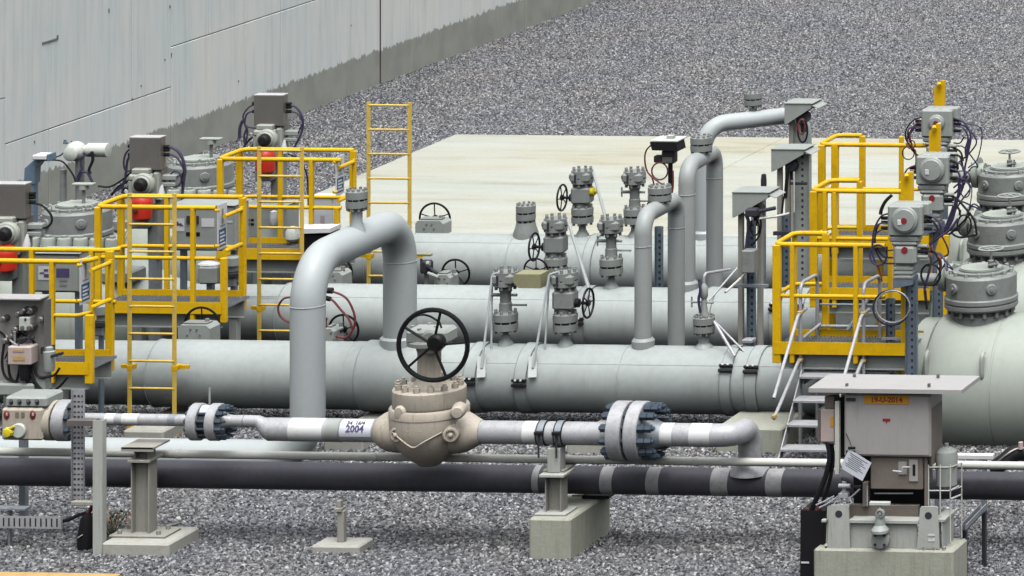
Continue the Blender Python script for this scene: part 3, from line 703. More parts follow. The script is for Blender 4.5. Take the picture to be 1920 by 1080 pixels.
# pale conical hub of the middle line, seen between the yellow rails
T = L1
T.part('reducer_cone', MB().lathe((XU(232, 3.0), 3.0, PZ), (1, 0, 0), [(.72, 0), (.72, .10), (.66, .16), (.56, .30), (.46, .48), (.39, .70), (.365, .86)], 56), 'body', ang=60)
L2.part('reducer_cone', MB().lathe((XU(452, 6.0), 6.0, PZ), (1, 0, 0), [(.72, 0), (.72, .10), (.66, .16), (.56, .30), (.46, .48), (.39, .70), (.365, .86)], 56), 'body', ang=60)

# ================================================================ BRANCH VALVES ON THE PIPES
def branch(u, Y, kind, label, tall=0.0, group=None, extra=None):
    """stem from the pipe top, bolted flange pair, slim neck or boxy body, bolted head"""
    x = XU(u, Y); z0 = PZ + PR
    T = Thing('branch_valve', label, 'valve', (x, Y, z0), group)
    T.part('nozzle', MB().lathe((x, Y, z0 - .03), (0, 0, 1), [(.085, 0), (.085, .035), (.045, .10), (.042, .20)], 20), 'pipe')
    fl = MB().lathe((x, Y, z0), (0, 0, 1), [(.06, .16), (.135, .165), (.135, .240)], 24).lathe((x, Y, z0), (0, 0, 1), [(.135, .266), (.135, .345), (.10, .355), (.07, .37)], 24)
    f = T.part('flange', fl, 'valve')
    T.part('gasket_gap', MB().cyl((x, Y, z0 + .238), (x, Y, z0 + .268), .126, n=20), 'black', parent=f)
    T.part('bolt_ring', MB().nuts((x, Y, z0), (0, 0, 1), .112, 8, .017, .135, .385), 'valve', parent=f)
    if kind == 'neck':
        b = MB().lathe((x, Y, z0), (0, 0, 1), [(.075, .36), (.068, .40), (.068, .46), (.060, .47), (.060, .58), (.070, .59), (.070, .64), (.08, .66)], 16)
        nk = T.part('neck', b, 'valve')
        T.part('bleed_rod', MB().cyl((x + .04, Y, z0 + .44), (x + .24, Y, z0 + .44), .012, n=8).cyl((x - .17, Y, z0 + .55), (x - .05, Y, z0 + .55), .02, n=8), 'valve', parent=nk)
        T.part('bleed_handle', MB().cyl((x - .165, Y, z0 + .49), (x - .165, Y, z0 + .61), .010, n=6).cyl((x + .06, Y, z0 + .55), (x + .13, Y, z0 + .55), .016, n=8), 'lightgrey', parent=nk)
    else:
        T.part('valve_block', MB().box((x, Y, z0 + .51), (.235, .22, .22), .03).lathe((x, Y, z0), (0, 0, 1), [(.09, .36), (.09, .41)], 16).lathe((x, Y, z0), (0, 0, 1), [(.09, .61), (.09, .68)], 16), 'valve')
        sgn = -1 if kind == 'body_left' else 1
        T.part('wheel_stem', MB().cyl((x + sgn * .11, Y, z0 + .47), (x + sgn * .26, Y, z0 + .47), .018, n=8).lathe((x + sgn * .11, Y, z0 + .47), (sgn, 0, 0), [(.05, 0), (.05, .05), (.03, .06)], 12), 'black')
        handwheel(T, (x + sgn * .26, Y, z0 + .47), (sgn, 0, 0), .16, .013, 5)
    h = MB().lathe((x, Y, z0), (0, 0, 1), [(.10, .655), (.135, .66), (.135, .715), (.125, .72), (.125, .73), (.135, .735), (.135, .815)], 24).box((x, Y - .02, z0 + .74), (.25, .22, .13), .03)
    hd = T.part('head', h, 'valve')
    T.part('gland_shadow_ring', MB().cyl((x, Y, z0 + .645), (x, Y, z0 + .662), .112, n=20), 'ink', parent=hd)
    T.part('top_gasket', MB().cyl((x, Y, z0 + .716), (x, Y, z0 + .734), .131, n=20), 'black', parent=hd)
    T.part('bolt_ring', MB().nuts((x, Y, z0), (0, 0, 1), .108, 8, .018, .62, .855), 'valve', parent=hd)
    T.part('indicator', MB().box((x - .04, Y - .135, z0 + .735), (.022, .02, .11), .004).cyl((x - .15, Y - .03, z0 + .74), (x - .11, Y - .03, z0 + .74), .03, n=10), 'ink', parent=hd)
    return T
G = 'branch valves standing along the pipe tops'
A1 = branch(948, 0, 'neck', 'slim necked branch valve with an olive gearbox and wheel beside its head', group=G)
A2 = branch(1060, 0, 'body_right', 'boxy branch valve right beside the olive gearbox, its thin wheel facing the slim riser', group=G)
B1 = branch(1042, 3.0, 'body_left', 'boxy branch valve with an edge-on wheel directly above the olive gearbox', group=G)
B2 = branch(1146, 3.0, 'neck', 'slim necked branch valve standing close beside the slim riser with the canopied gauge behind', group=G)
C1 = branch(1092, 6.0, 'body_left', 'boxy branch valve with a yellow cap, standing out against the slab', group=G)
C2 = branch(1190, 6.0, 'neck', 'slim necked branch valve standing out against the slab, next to the yellow capped one', group=G)
x = XU(1092, 6.0); C1.part('yellow_cap', MB().lathe((x + .11, 6 - .02, PZ + PR + .55), (1, 0, .1), [(.05, 0), (.055, .05), (.03, .06), (.03, .09)], 12), 'lever')
# gearbox and wheel bolted to A1
xa = XU(1000, 0); z_ = ZV(522, 1000, -.05)
A1.part('gearbox', MB().prism([(xa - .16, -.17, z_ - .02), (xa - .10, -.17, z_ - .085), (xa + .15, -.17, z_ - .085), (xa + .15, -.17, z_ + .07), (xa - .14, -.17, z_ + .07), (xa - .16, -.17, z_ + .04)], (0, .24, 0)), 'brass')
handwheel(A1, (xa - .01, .10, z_ + .06), (0, 1, .15), .135, .011, 5, .3)
# braces from the pipe straps up to the heads
def brace(T, pa, pb, r=.014, name='brace_rod'):
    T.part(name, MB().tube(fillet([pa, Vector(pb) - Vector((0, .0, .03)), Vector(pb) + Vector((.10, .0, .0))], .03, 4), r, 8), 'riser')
for (T, ua, ub, uc, Y) in ((A1, 903, 923, 921, 0), (A2, 999, 1030, 1021, 0)):
    brace(T, W(ua, 690, -.36), W(ub, 510, -.1)); brace(T, W(uc, 664, -.14), W(ub, 514, .05), .012)
    T.part('brace_foot', MB().beam(W(ua, 668, -.28), W(ua - 1, 708, -.41), .09, .012), 'pipe')
for (T, ua, va, ub, vb, Y) in ((B1, 1108, 556, 1064, 411, 3.0), (C1, 1149, 460, 1112, 322, 6.0)):
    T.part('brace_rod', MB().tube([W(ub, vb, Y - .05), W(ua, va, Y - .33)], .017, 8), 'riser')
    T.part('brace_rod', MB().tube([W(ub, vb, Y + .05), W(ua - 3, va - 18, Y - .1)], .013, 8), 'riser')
# spare flange on a conical boss, farthest pipe
x = XU(986, 6.0)
T = Thing('capped_nozzle', 'short bolted cap on a conical boss on the pipe along the slab', 'nozzle', (x, 6, PZ + PR))
T.part('boss', MB().lathe((x, 6, PZ + PR - .06), (0, 0, 1), [(.16, 0), (.155, .08), (.125, .17), (.115, .22)], 28), 'valve')
flange_pair(T, 986, 6.0, 380, 415, 36)
# bleed assembly right of the slim riser on the nearest pipe
x = XU(1320, 0); z0 = PZ + PR
T = Thing('bleed_valve', 'small bleed valve with violet tape and a bent tube, next to a slim riser', 'valve', (x, 0, z0))
T.part('nozzle', MB().lathe((x, 0, z0 - .03), (0, 0, 1), [(.11, 0), (.10, .03), (.06, .07), (.052, .22)], 20), 'pipe')
flange_pair(T, 1320, 0, 590, 625, 40)
T.part('spindle', MB().lathe((x, 0, 0), (0, 0, 1), [(.05, ZV(592, 1320, 0)), (.035, ZV(575, 1320, 0)), (.03, ZV(560, 1320, 0)), (.045, ZV(556, 1320, 0)), (.045, ZV(540, 1320, 0)), (.02, ZV(532, 1320, 0))], 14), 'lightgrey')
T.part('cross_handle', MB().cyl(W(1296, 566, 0), W(1338, 567, 0), .014, n=8).cyl(W(1297, 556, 0), W(1297, 576, 0), .011, n=8), 'lightgrey')
T.part('violet_tape', MB().tube(curve([W(1311, 524, -.06), W(1313, 545, -.08), W(1310, 562, -.08), W(1313, 586, -.07)]), .016, 8), 'purple')
T.part('bent_tube', MB().tube(fillet([W(1320, 545, .02), W(1320, 513, .02), W(1368, 505, .5)], .05, 6), .016, 8), 'galv')
T.part('brace_rod', MB().tube([W(1339, 603, -.03), W(1378, 668, -.3)], .017, 8), 'galv')
T.part('brace_rod', MB().tube([W(1343, 606, .06), W(1396, 660, -.12)], .012, 8), 'galv')
T.part('brace_rod', MB().tube([W(1327, 566, .1), W(1382, 503, .6)], .012, 8), 'galv')

# ================================================================ GEARBOX HANDWHEELS LOW BETWEEN THE PIPES
def gearbox(u, v, rpx, Y, box, label, group='hand wheels on low gearboxes', m='lightgrey'):
    """black wheel facing the camera in front of a small gearbox; box = u0,u1,v0,v1"""
    c = W(u, v, Y); s = SC(u, Y)
    T = Thing('drain_valve', label, 'valve', (c.x, Y + .2, 0), group)
    a, b_ = W(box[0], box[3], Y - .05), W(box[1], box[2], Y - .05)
    h = b_.z - a.z
    T.part('gearbox', MB().prism([(a.x + .03, Y - .17, a.z), (b_.x - .0, Y - .17, a.z), (b_.x, Y - .17, b_.z - .04), (b_.x - .04, Y - .17, b_.z), (a.x + .03, Y - .17, b_.z), (a.x, Y - .17, b_.z - .04), (a.x, Y - .17, a.z + .03)], (0, .26, 0)), m)
    T.part('gearbox_cap', MB().bx(a.x + .04, b_.x - .05, Y - .12, Y + .02, b_.z, b_.z + .022, .005).cyl(((a.x + b_.x) / 2 + .1, Y - .05, b_.z), ((a.x + b_.x) / 2 + .1, Y - .05, b_.z + .05), .025, n=8), 'valve')
    T.part('bolt_ring', MB().nuts(((a.x + b_.x) / 2, Y - .17, (a.z + b_.z) / 2), (0, -1, 0), h * .35, 6, .011, 0, .012), 'valve')
    handwheel(T, (c.x, Y + .12, c.z), (0, 1, .1), rpx / s, .014, 5, .25)
    T.part('wheel_shaft', MB().cyl((c.x, Y + .0, c.z), (c.x, Y + .14, c.z), .02, n=8), 'wheel')
    T.part('valve_stand', MB().lathe(((a.x + b_.x) / 2, Y - .04, 0), (0, 0, 1), [(.09, 0), (.09, .02), (.06, .03), (.06, max(.05, a.z - .02)), (.10, max(.06, a.z))], 16), 'valve')
    return T
gearbox(808, 413, 29, 7.0, (786, 838, 411, 438), 'black hand wheel on a grey gearbox seen against the cream slab')
gearbox(847, 516, 26, 4.7, (822, 851, 512, 540), 'small black hand wheel beside the tiny instrument valve, before the pipe along the slab')
gearbox(370, 613, 33, .72, (343, 402, 606, 640), "black hand wheel on a grey gearbox just below a yellow platform's kick plate")
RV = gearbox(636, 622, 28, 1.6, (613, 634, 612, 646), "hand wheel with looped dark red cables next to the thick riser's upright leg")
gearbox(628, 512, 24, 3.8, (606, 650, 507, 532), 'grey gearbox and wheel half hidden under the arch of the thick riser')
cables(RV, 'red_cable', [[(606, 545), (628, 548), (650, 560), (664, 588), (664, 612), (650, 632), (628, 628), (612, 612), (612, 596)], [(604, 558), (622, 562), (640, 582), (655, 600), (662, 622)], [(610, 548), (606, 580), (607, 610), (612, 640)], [(546, 557), (532, 560), (522, 574), (524, 590), (534, 600), (548, 606)]], .013, 'redcable', 1.5)
T = RV; T.part('cable_gland', MB().cyl(W(603, 544, 1.5), W(624, 545, 1.5), .035, n=10).cyl(W(603, 557, 1.5), W(620, 561, 1.5), .028, n=10), 'black')
T.part('cable_post', MB().cyl(W(607, 545, 1.55), Vector((XU(607, 1.55), 1.55, 0)), .025, n=8), 'valve')
# little instrument valve left of the small wheel
c = W(800, 505, 4.6); T = Thing('instrument_valve', 'tiny black and grey instrument valve against the pipe along the slab', 'valve', (c.x, 4.6, 0))
T.part('post', MB().cyl((c.x, 4.6, 0), (c.x, 4.6, c.z + .05), .03, n=10), 'valve')
T.part('tee_handle', MB().box(W(795, 477, 4.6), (.20, .06, .035), .01), 'brass')
T.part('valve_block', MB().box(W(800, 500, 4.55), (.14, .1, .16), .02).cyl(W(790, 485, 4.5), W(790, 508, 4.5), .016, n=8).cyl(W(800, 500, 4.5), W(820, 512, 4.5), .02, n=8), 'ink')
T.part('fitting', MB().cyl(W(800, 494, 4.45), W(806, 494, 4.45), .03, n=8).cyl(W(802, 512, 4.45), W(822, 520, 4.45), .022, n=8), 'lightgrey')

# ================================================================ YELLOW PLATFORMS
def rail(T, pts, r=.027, bend=.10, name='rail', m='yellow'):
    return T.part(name, MB().tube(fillet(pts, bend, 6), r, 10), m)
def platform(label, Yn, Yf, uL, uR, posts_n, posts_f, zt=2.2, zm_n=1.62, zm_f=1.64, zf=1.06, left_loop=True, uRf=None, xL=None, group='yellow access platforms', kick_n=True, right_loop=False, n_end=None, f_end=None):
    xl = XU(uL, Yn) if xL is None else xL; xr = XU(uR, Yn); xrf = XU(uRf, Yf) if uRf else xr
    T = Thing('access_platform', label, 'platform', ((xl + xr) / 2, (Yn + Yf) / 2, zf), group)
    ne = xr if n_end is None else XU(n_end, Yn); fe = xrf if f_end is None else XU(f_end, Yf)
    # handrails: near, left return and far in one bent tube, mid rails likewise
    if left_loop:
        rail(T, [(ne, Yn, zt), (xl, Yn, zt), (xl, Yf, zt), (fe, Yf, zt)], name='top_rail')
        rail(T, [(ne, Yn, zm_n), (xl, Yn, zm_n), (xl, Yf, zm_n), (fe, Yf, zm_n)], .022, name='mid_rail')
    else:
        rail(T, [(xl, Yn, zt), (ne - .12, Yn, zt), (ne, Yn + .10, zt), (ne, Yn + .22, zt - .01)], bend=.09, name='top_rail')
        rail(T, [(xl, Yf, zt), (fe - .1, Yf, zt), (fe, Yf + .08, zt)], name='top_rail')
        rail(T, [(xl, Yn, zm_n), (ne - .1, Yn, zm_n), (ne, Yn + .12, zm_n + .01)], .022, name='mid_rail')
        rail(T, [(xl, Yf, zm_f), (fe, Yf, zm_f)], .022, name='mid_rail')
    for (ps, Y, zm) in ((posts_n, Yn, zm_n), (posts_f, Yf, zm_f)):
        for q in ps:
            u_, w_ = (q, .05) if not isinstance(q, tuple) else q[:2]
            ph = zt - .005 if not (isinstance(q, tuple) and len(q) > 2) else zm + .01
            xx = XU(u_, Y)
            T.part('post', MB().bx(xx - w_ / 2, xx + w_ / 2, Y - .028, Y + .028, zf - .17, ph, .006), 'yellow')
    # floor, kick plates, support channels
    T.part('floor_grating', grating(xl, max(xr, xrf), Yn + .01, Yf - .01, zf), 'galvd')
    kp = T.part('kick_plate', MB().bx(xl, xr, Yn - .035, Yn - .027, zf - .07, zf + .065), 'yellow')
    T.part('kick_plate', MB().bx(xl, xrf, Yf - .035, Yf - .027, zf - .07, zf + .065), 'yellow')
    for Y in (Yn + .06, Yf - .06):
        ch = MB().bx(xl + .05, max(xr, xrf) - .03, Y - .004, Y + .004, zf - .24, zf - .035).bx(xl + .05, max(xr, xrf) - .03, Y - .05, Y - .004, zf - .24, zf - .23).bx(xl + .05, max(xr, xrf) - .03, Y - .05, Y - .004, zf - .045, zf - .035)
        T.part('support_channel', ch, 'lightgrey')
    return T, xl, xr, xrf
def grating(x0, x1, y0, y1, z):
    mb = MB(); n = int((x1 - x0) / .035)
    for i in range(n + 1): mb.bx(x0 + (x1 - x0) * i / n - .003, x0 + (x1 - x0) * i / n + .003, y0, y1, z - .03, z)
    m = int((y1 - y0) / .1)
    for j in range(m + 1): mb.bx(x0, x1, y0 + (y1 - y0) * j / m - .003, y0 + (y1 - y0) * j / m + .003, z - .026, z - .004)
    return mb
def legs(T, xs, Y, ztop, m='lightgrey', w_=.1):
    for xx in xs:
        T.part('leg', MB().bx(xx - w_ / 2, xx + w_ / 2, Y - w_ / 2, Y + w_ / 2, 0, ztop, .008).bx(xx - w_, xx + w_, Y - w_, Y + w_, 0, .02), m)
def gate_sign(T, u0, v0, v1, Y, dep=.23):
    """plate standing in the depth direction at the platform's right end: white above, blue below"""
    p = W(u0, v0, Y); z1 = p.z; z0 = ZV(v1, u0, Y); x = p.x; zm = z1 - (z1 - z0) * .56
    s = T.part('sign_plate', MB().bx(x - .006, x, Y, Y + dep, z0, z1, .002), 'white', label='upright white and blue notice plate')
    T.part('blue_panel', MB().bx(x, x + .003, Y + .03, Y + dep - .03, z0 + .03, zm), 'blue', parent=s)
    ln = MB()
    for i in range(4):
        z = z0 + .05 + i * (zm - z0 - .06) / 4; ln.bx(x + .003, x + .005, Y + .05, Y + dep - .05 - (i % 2) * .03, z, z + .02)
    T.part('printed_text', ln, 'white', parent=s)
    T.part('printed_symbol', MB().bx(x, x + .003, Y + .10, Y + .14, zm + .06, z1 - .06).bx(x, x + .003, Y + .06, Y + .18, zm + .03, zm + .045), 'valve', parent=s)
    T.part('sign_clip', MB().cyl((x - .03, Y - .01, z1 - .06), (x + .0, Y + .03, z1 - .06), .02, n=8).cyl((x - .03, Y - .01, z0 + .05), (x, Y + .03, z0 + .05), .02, n=8), 'yellow', parent=s)
GL = 'yellow platforms by the wall end'
P1, a_, b_, c_ = platform('yellow platform behind the open instrument rack, cut by the picture edge', -1.95, -1.35, -200, 168, [98, (168, .085, 1)], [60, 172, (206, .085)], left_loop=False, uRf=208, xL=XU(-200, -1.95), group=GL, n_end=162, f_end=218)
legs(P1, [XU(20, -1.4), XU(118, -1.4)], -1.42, .82); gate_sign(P1, 150, 487, 573, -1.97)
P2, a_, b_, c_ = platform('yellow platform behind the ladder that crosses the pipe behind the handwheel', 1.05, 1.70, 181, 418, [(184, .07), 362, (420, .07, 1)], [(227, .07), 313, (455, .075)], uRf=456, group=GL, n_end=405)
legs(P2, [XU(262, 1.65), XU(440, 1.65)], 1.65, .82); gate_sign(P2, 408, 385, 470, 1.03)
P3, a_, b_, c_ = platform('yellow platform seen behind the top of the thick riser bend', 4.05, 4.70, 410, 630, [(413, .07), 584, (632, .06, 1)], [(449, .07), 526, (662, .07)], uRf=664, group=GL, n_end=640)
legs(P3, [XU(485, 4.65), XU(650, 4.65)], 4.65, .82); gate_sign(P3, 630, 295, 368, 4.03)
# self-closing gates at the right ends
for T, un, uf, Yn, Yf in ((P1, 170, 200, -1.93, -1.5), (P2, 421, 447, 1.07, 1.5), (P3, 634, 655, 4.07, 4.5)):
    for z in (2.10, 1.70):
        T.part('gate_bar', MB().tube([(XU(un, Yn), Yn, z), (XU(un, Yn), Yf, z)], .024, 8), 'yellow')
    T.part('gate_bar', MB().tube([(XU(un, Yn), Yf, 1.66), (XU(un, Yn), Yf, 2.13)], .024, 8), 'yellow')
GR = 'yellow platforms by the big ball valves'
Q1, a_, b_, c_ = platform('yellow platform reached by the bare aluminium steps', -.92, -.30, 1453, 1700, [(1457, .09), 1486, 1605], [(1490, .05), (1548, .07), 1670], zt=2.26, zm_n=1.70, zf=1.14, group=GR, n_end=1660, f_end=1552)
legs(Q1, [XU(1690, -.4)], -.4, .85, 'yellow', .07)
Q2, a_, b_, c_ = platform('yellow platform between the one with aluminium steps and the one against the slab', 2.08, 2.72, 1521, 1745, [(1526, .085), (1547, .05), 1565], [(1612, .06), (1690, .05)], zt=2.27, zm_n=1.72, zf=1.09, group=GR, n_end=1700, f_end=1612)
Q3, a_, b_, c_ = platform('yellow platform beside the hooded stands, standing against the cream slab', 5.08, 5.72, 1537, 1760, [(1541, .085), (1566, .085)], [(1617, .07), (1690, .05)], zt=2.26, zm_n=1.72, zf=1.09, group=GR, n_end=1745, f_end=1616)
for T, Y in ((Q2, 2.4), (Q3, 5.4)): legs(T, [XU(1560, Y), XU(1650, Y)], Y, .85, 'yellow', .07)
# ================================================================ YELLOW LADDERS
def ladder(uL, uR, Y, vt, label, first_v):
    x0, x1 = XU(uL, Y), XU(uR, Y); zt = ZV(vt, uL, Y)
    T = Thing('ladder', label, 'ladder', ((x0 + x1) / 2, Y, 0), 'upright yellow ladders')
    for xx in (x0, x1):
        T.part('stile', MB().bx(xx - .024, xx + .024, Y - .007, Y + .007, 0.01, zt, .003), 'ladder')
        T.part('foot', MB().bx(xx - .05, xx + .05, Y - .05, Y + .05, 0, .02).bx(xx - .03, xx + .03, Y - .008, Y + .04, .02, .10), 'yellow')
    z = zt - .04; k = 0
    while z > .15:
        T.part('rung', MB().cyl((x0, Y, z), (x1, Y, z), .0135, n=8), 'ladder'); z -= .303; k += 1
    zb = ZV(690, 285, -.6)
    for xx, sg in ((x0, -1), (x1, 1)):
        T.part('bracket', MB().bx(xx - .03, xx + .03, Y - .01, Y + .11, zb - .03, zb + .03, .005).bx(min(xx, xx + sg * .13), max(xx, xx + sg * .13), Y + .06, Y + .10, zb - .02, zb + .02), 'yellow')
    return T
ladder(243, 327, -.6, 362, 'yellow ladder crossing in front of the pipe behind the handwheel, foot in gravel', 0)
ladder(486, 566, 2.4, 275, 'yellow ladder partly hidden by the upright leg of the thick riser bend', 0)
ladder(691, 768, 5.4, 191, 'yellow ladder whose top stands clear against gravel and slab', 0)
# ================================================================ LEFT ACTUATOR STACKS
def ring_pts(u, v, ru, rv, Y, n=20, a0=0, a1=2 * PI, dy=.0):
    return [W(u + ru * math.cos(a0 + (a1 - a0) * i / n), v + rv * math.sin(a0 + (a1 - a0) * i / n), Y + dy * i / n) for i in range(n + 1)]
def coil(T, u, v, ru, rv, Y, r, m, name='cable_loop', turns=1):
    T.part(name, MB().tube(ring_pts(u, v, ru, rv, Y, 22 * turns, 0, 2 * PI * turns, .05 * turns), r, 6), m)
def left_actuator(uc, vt, Y, label, cab):
    s = SC(uc, Y); q = s / 160.0
    def P(dx, dy, dY=0): return W(uc + dx * q, vt + dy * q, Y + dY)
    def blk(mb, x0, x1, y0, y1, f, b, bev=.01):
        a, c = P(x0, y1), P(x1, y0); return mb.bx(a.x, c.x, Y + f, Y + b, a.z, c.z, bev)
    T = Thing('electric_actuator', label, 'actuator', (P(0, 0).x, Y, 0), 'stainless box actuators with red caps')
    bx_ = T.part('terminal_box', blk(MB(), -29, 29, 2, 62, -.10, .04, .008), 'stain', label='brushed stainless terminal box')
    T.part('box_lid', blk(MB(), -29, 29, .5, 2, -.10, .05, .003), 'lid', parent=bx_)
    T.part('box_neck', blk(MB(), -8, 27, 60, 74, -.04, .12, .01), 'stain', parent=bx_)
    hd = MB(); blk(hd, -19, 13, 58, 68, -.18, .02, .012); blk(hd, -24, 16, 68, 80, -.20, .05, .02); blk(hd, -26, 19, 78, 128, -.19, .10, .025); blk(hd, 14, 26, 66, 120, -.1, .12, .02)
    c = P(-10, 92, -.18)
    hd.lathe(c, (0, -1, 0), [(.135, -.02), (.135, .02), (.12, .04), (.105, .045), (.095, .07), (.0, .075)], 28)
    T.part('motor_housing', hd, 'castgrey')
    c = P(-13, 92, -.24)
    T.part('black_knob', MB().lathe(c, (0, -1, 0), [(.072, -.02), (.078, .03), (.07, .07), (.045, .09), (.0, .095)], 24), 'black')
    c = P(-13, 128, -.22)
    T.part('red_cap', MB().lathe((c.x, c.y, P(0, 152).z), (0, 0, 1), [(.08, 0), (.115, .03), (.12, .20), (.11, .25), (.075, .29), (.05, .31)], 26), 'red')
    T.part('red_cap_boss', MB().lathe((c.x - .02, c.y - .11, P(0, 131).z), (0, -1, 0), [(.035, 0), (.03, .02), (.012, .022), (.012, .03)], 14), 'darkred')
    T.part('spring_cone', MB().lathe(P(22, 118, -.05), (.12, 0, 1), [(.05, 0), (.045, .06), (.02, .13), (.012, .16)], 14), 'white')
    ck = MB(); blk(ck, 0, 24, 118, 230, -.05, .10, .02); blk(ck, -22, 12, 150, 170, -.18, .05, .02)
    T.part('gear_case', ck, 'valve')
    a = P(0, 225)
    T.part('pedestal', MB().cyl((P(10, 0).x, Y + .03, 0), (P(10, 0).x, Y + .03, a.z + .05), .075, n=20).lathe((P(10, 0).x, Y + .03, 0), (0, 0, 1), [(.16, 0), (.16, .03), (.08, .035)], 20), 'galvd')
    T.part('side_limit_box', blk(MB(), 24, 52, 74, 84, -.02, .08, .01), 'lightgrey'); T.part('side_limit_box', blk(MB(), 24, 50, 88, 96, -.02, .08, .01), 'lightgrey')
    for x0, y0, sg in ((-29, 20, -1), (-29, 36, -1), (29, 21, 1), (29, 27, 1), (29, 36, 1)):
        p = P(x0, y0, .0); T.part('cable_gland', MB().cyl(p, p + Vector((sg * .06, 0, 0)), .022, n=10), 'black')
    for pts, r, m in cab:
        T.part('cable', MB().tube(curve([W(u, v, Y + dy) for u, v, dy in [(p + (0,))[:3] for p in pts]]), r, 6), m)
    return T
LA0 = left_actuator(25, 341, -.75, 'stainless box actuator with black knob and red cap, just above the open instrument rack',
    [([(58, 380), (80, 386), (96, 404), (95, 420), (80, 428), (48, 430)], .012, 'black')])
LA1 = left_actuator(279, 254, 2.25, 'stainless box actuator with black knob and red cap, beside the wide enclosure with arrow card',
    [([(250, 275), (237, 286), (232, 304), (236, 320), (250, 319)], .012, 'purple'), ([(252, 289), (240, 298), (236, 325), (232, 345), (212, 362)], .015, 'purple'),
     ([(246, 323), (228, 338), (206, 350), (184, 349)], .012, 'black'), ([(250, 333), (236, 342), (220, 352), (209, 366)], .015, 'black'), ([(236, 330), (230, 350), (233, 368)], .013, 'purple'), ([(250, 342), (240, 350), (246, 362), (236, 352), (228, 362)], .011, 'black'),
     ([(310, 274), (326, 278), (340, 292), (347, 318), (344, 340)], .017, 'purple'), ([(310, 289), (326, 292), (338, 304), (346, 326), (343, 360), (340, 388)], .012, 'purple'), ([(346, 318), (342, 334), (342, 380), (339, 392)], .010, 'black'), ([(298, 334), (314, 330), (330, 332), (342, 326)], .009, 'purple')])
coil(LA1, 329, 336, 11, 15, 2.25, .010, 'purple')
LA2 = left_actuator(510, 175, 5.25, 'stainless box actuator with black knob and red cap, standing against open gravel',
    [([(483, 193), (466, 202), (456, 218), (462, 236), (484, 241)], .011, 'purple'), ([(483, 207), (464, 213), (459, 232), (464, 246), (461, 268)], .011, 'purple'), ([(455, 226), (450, 240), (449, 260)], .020, 'purple'), ([(485, 250), (468, 262), (456, 278), (454, 288)], .013, 'black'), ([(486, 259), (476, 268), (470, 280)], .013, 'black'), ([(463, 240), (458, 258), (462, 285)], .014, 'purple'),
     ([(537, 195), (556, 202), (568, 224), (565, 250), (552, 276)], .014, 'purple'), ([(537, 209), (556, 212), (567, 228), (562, 244)], .010, 'purple'), ([(534, 250), (556, 252), (563, 240)], .008, 'black'), ([(540, 289), (556, 296), (572, 318), (577, 342), (578, 385)], .010, 'black')])
# ---- white gas-over-oil actuator and blue-grey bracketed actuator against the wall
Y = 5.4
T = Thing('piston_actuator', 'pale horizontal piston actuator with violet hoses, seen against the wall', 'actuator', (XU(160, Y), Y, 0))
c0, c1, c2, c3 = W(128, 283, Y), W(150, 282, Y), W(165, 281, Y), W(203, 280, Y)
T.part('cylinder', MB().lathe(c2, (1, 0, 0), [(.05, -.10), (.06, 0), (.085, .005), (.088, .26), (.07, .265), (.0, .27)], 24), 'pale')
T.part('gear_head', MB().sphere(c1 - Vector((.05, 0, .01)), .13, (1, 1, .95), 20, 12).lathe(c1 - Vector((.05, .10, .02)), (0, -1, 0), [(.09, 0), (.09, .05), (.075, .06), (.0, .065)], 20).cyl(c1, c2, .06, n=14), 'pale')
T.part('mount_post', MB().cyl((XU(150, Y), Y, .9), (XU(150, Y), Y, c1.z), .055, n=14).cyl((XU(118, Y), Y, .9), W(119, 318, Y), .04, n=12).cyl((XU(118, Y), Y, 0), (XU(118, Y), Y, .92), .05, n=12).cyl((XU(150, Y), Y, 0), (XU(150, Y), Y, .92), .06, n=12), 'valve')
for pts, r, m in (([(169, 288), (160, 292), (152, 300), (153, 322), (143, 345)], .014, 'purple'), ([(172, 284), (174, 300), (167, 318), (170, 326)], .018, 'black'), ([(153, 322), (164, 324), (174, 343)], .016, 'purple'), ([(97, 300), (115, 302), (126, 312), (138, 330), (142, 344)], .010, 'black'), ([(97, 296), (112, 292), (124, 282)], .009, 'black'), ([(153, 318), (147, 328), (143, 345)], .013, 'purple')):
    T.part('hose', MB().tube(curve([W(u, v, Y - .1) for u, v in pts]), r, 6), m)
T.part('top_fitting', MB().cyl(W(122, 262, Y), W(122, 270, Y), .02, n=8).cyl(W(119, 268, Y), W(127, 268, Y), .015, n=8), 'strut')
Y = 4.2
T = Thing('bracket_actuator', 'blue grey cranked bracket with a bright box on top, against the wall', 'actuator', (XU(60, Y), Y, 0))
T.part('cranked_arm', MB().prism([W(45, 345, Y), W(64, 345, Y), W(66, 315, Y), W(76, 302, Y), W(95, 302, Y), W(95, 298, Y), W(66, 298, Y), W(46, 316, Y)], (0, .14, 0)), 'bluegrey')
T.part('signal_box', MB().bx(XU(66, Y), XU(92, Y), Y - .08, Y + .12, ZV(298, 80, Y), ZV(289, 80, Y), .01), 'white'); T.part('end_cap', MB().bx(XU(92, Y), XU(96, Y), Y - .06, Y + .12, ZV(301, 90, Y), ZV(288, 90, Y), .004), 'bluegrey')
T.part('post', MB().bx(XU(46, Y), XU(62, Y), Y + .01, Y + .13, 0, ZV(343, 50, Y), .01), 'bluegrey')

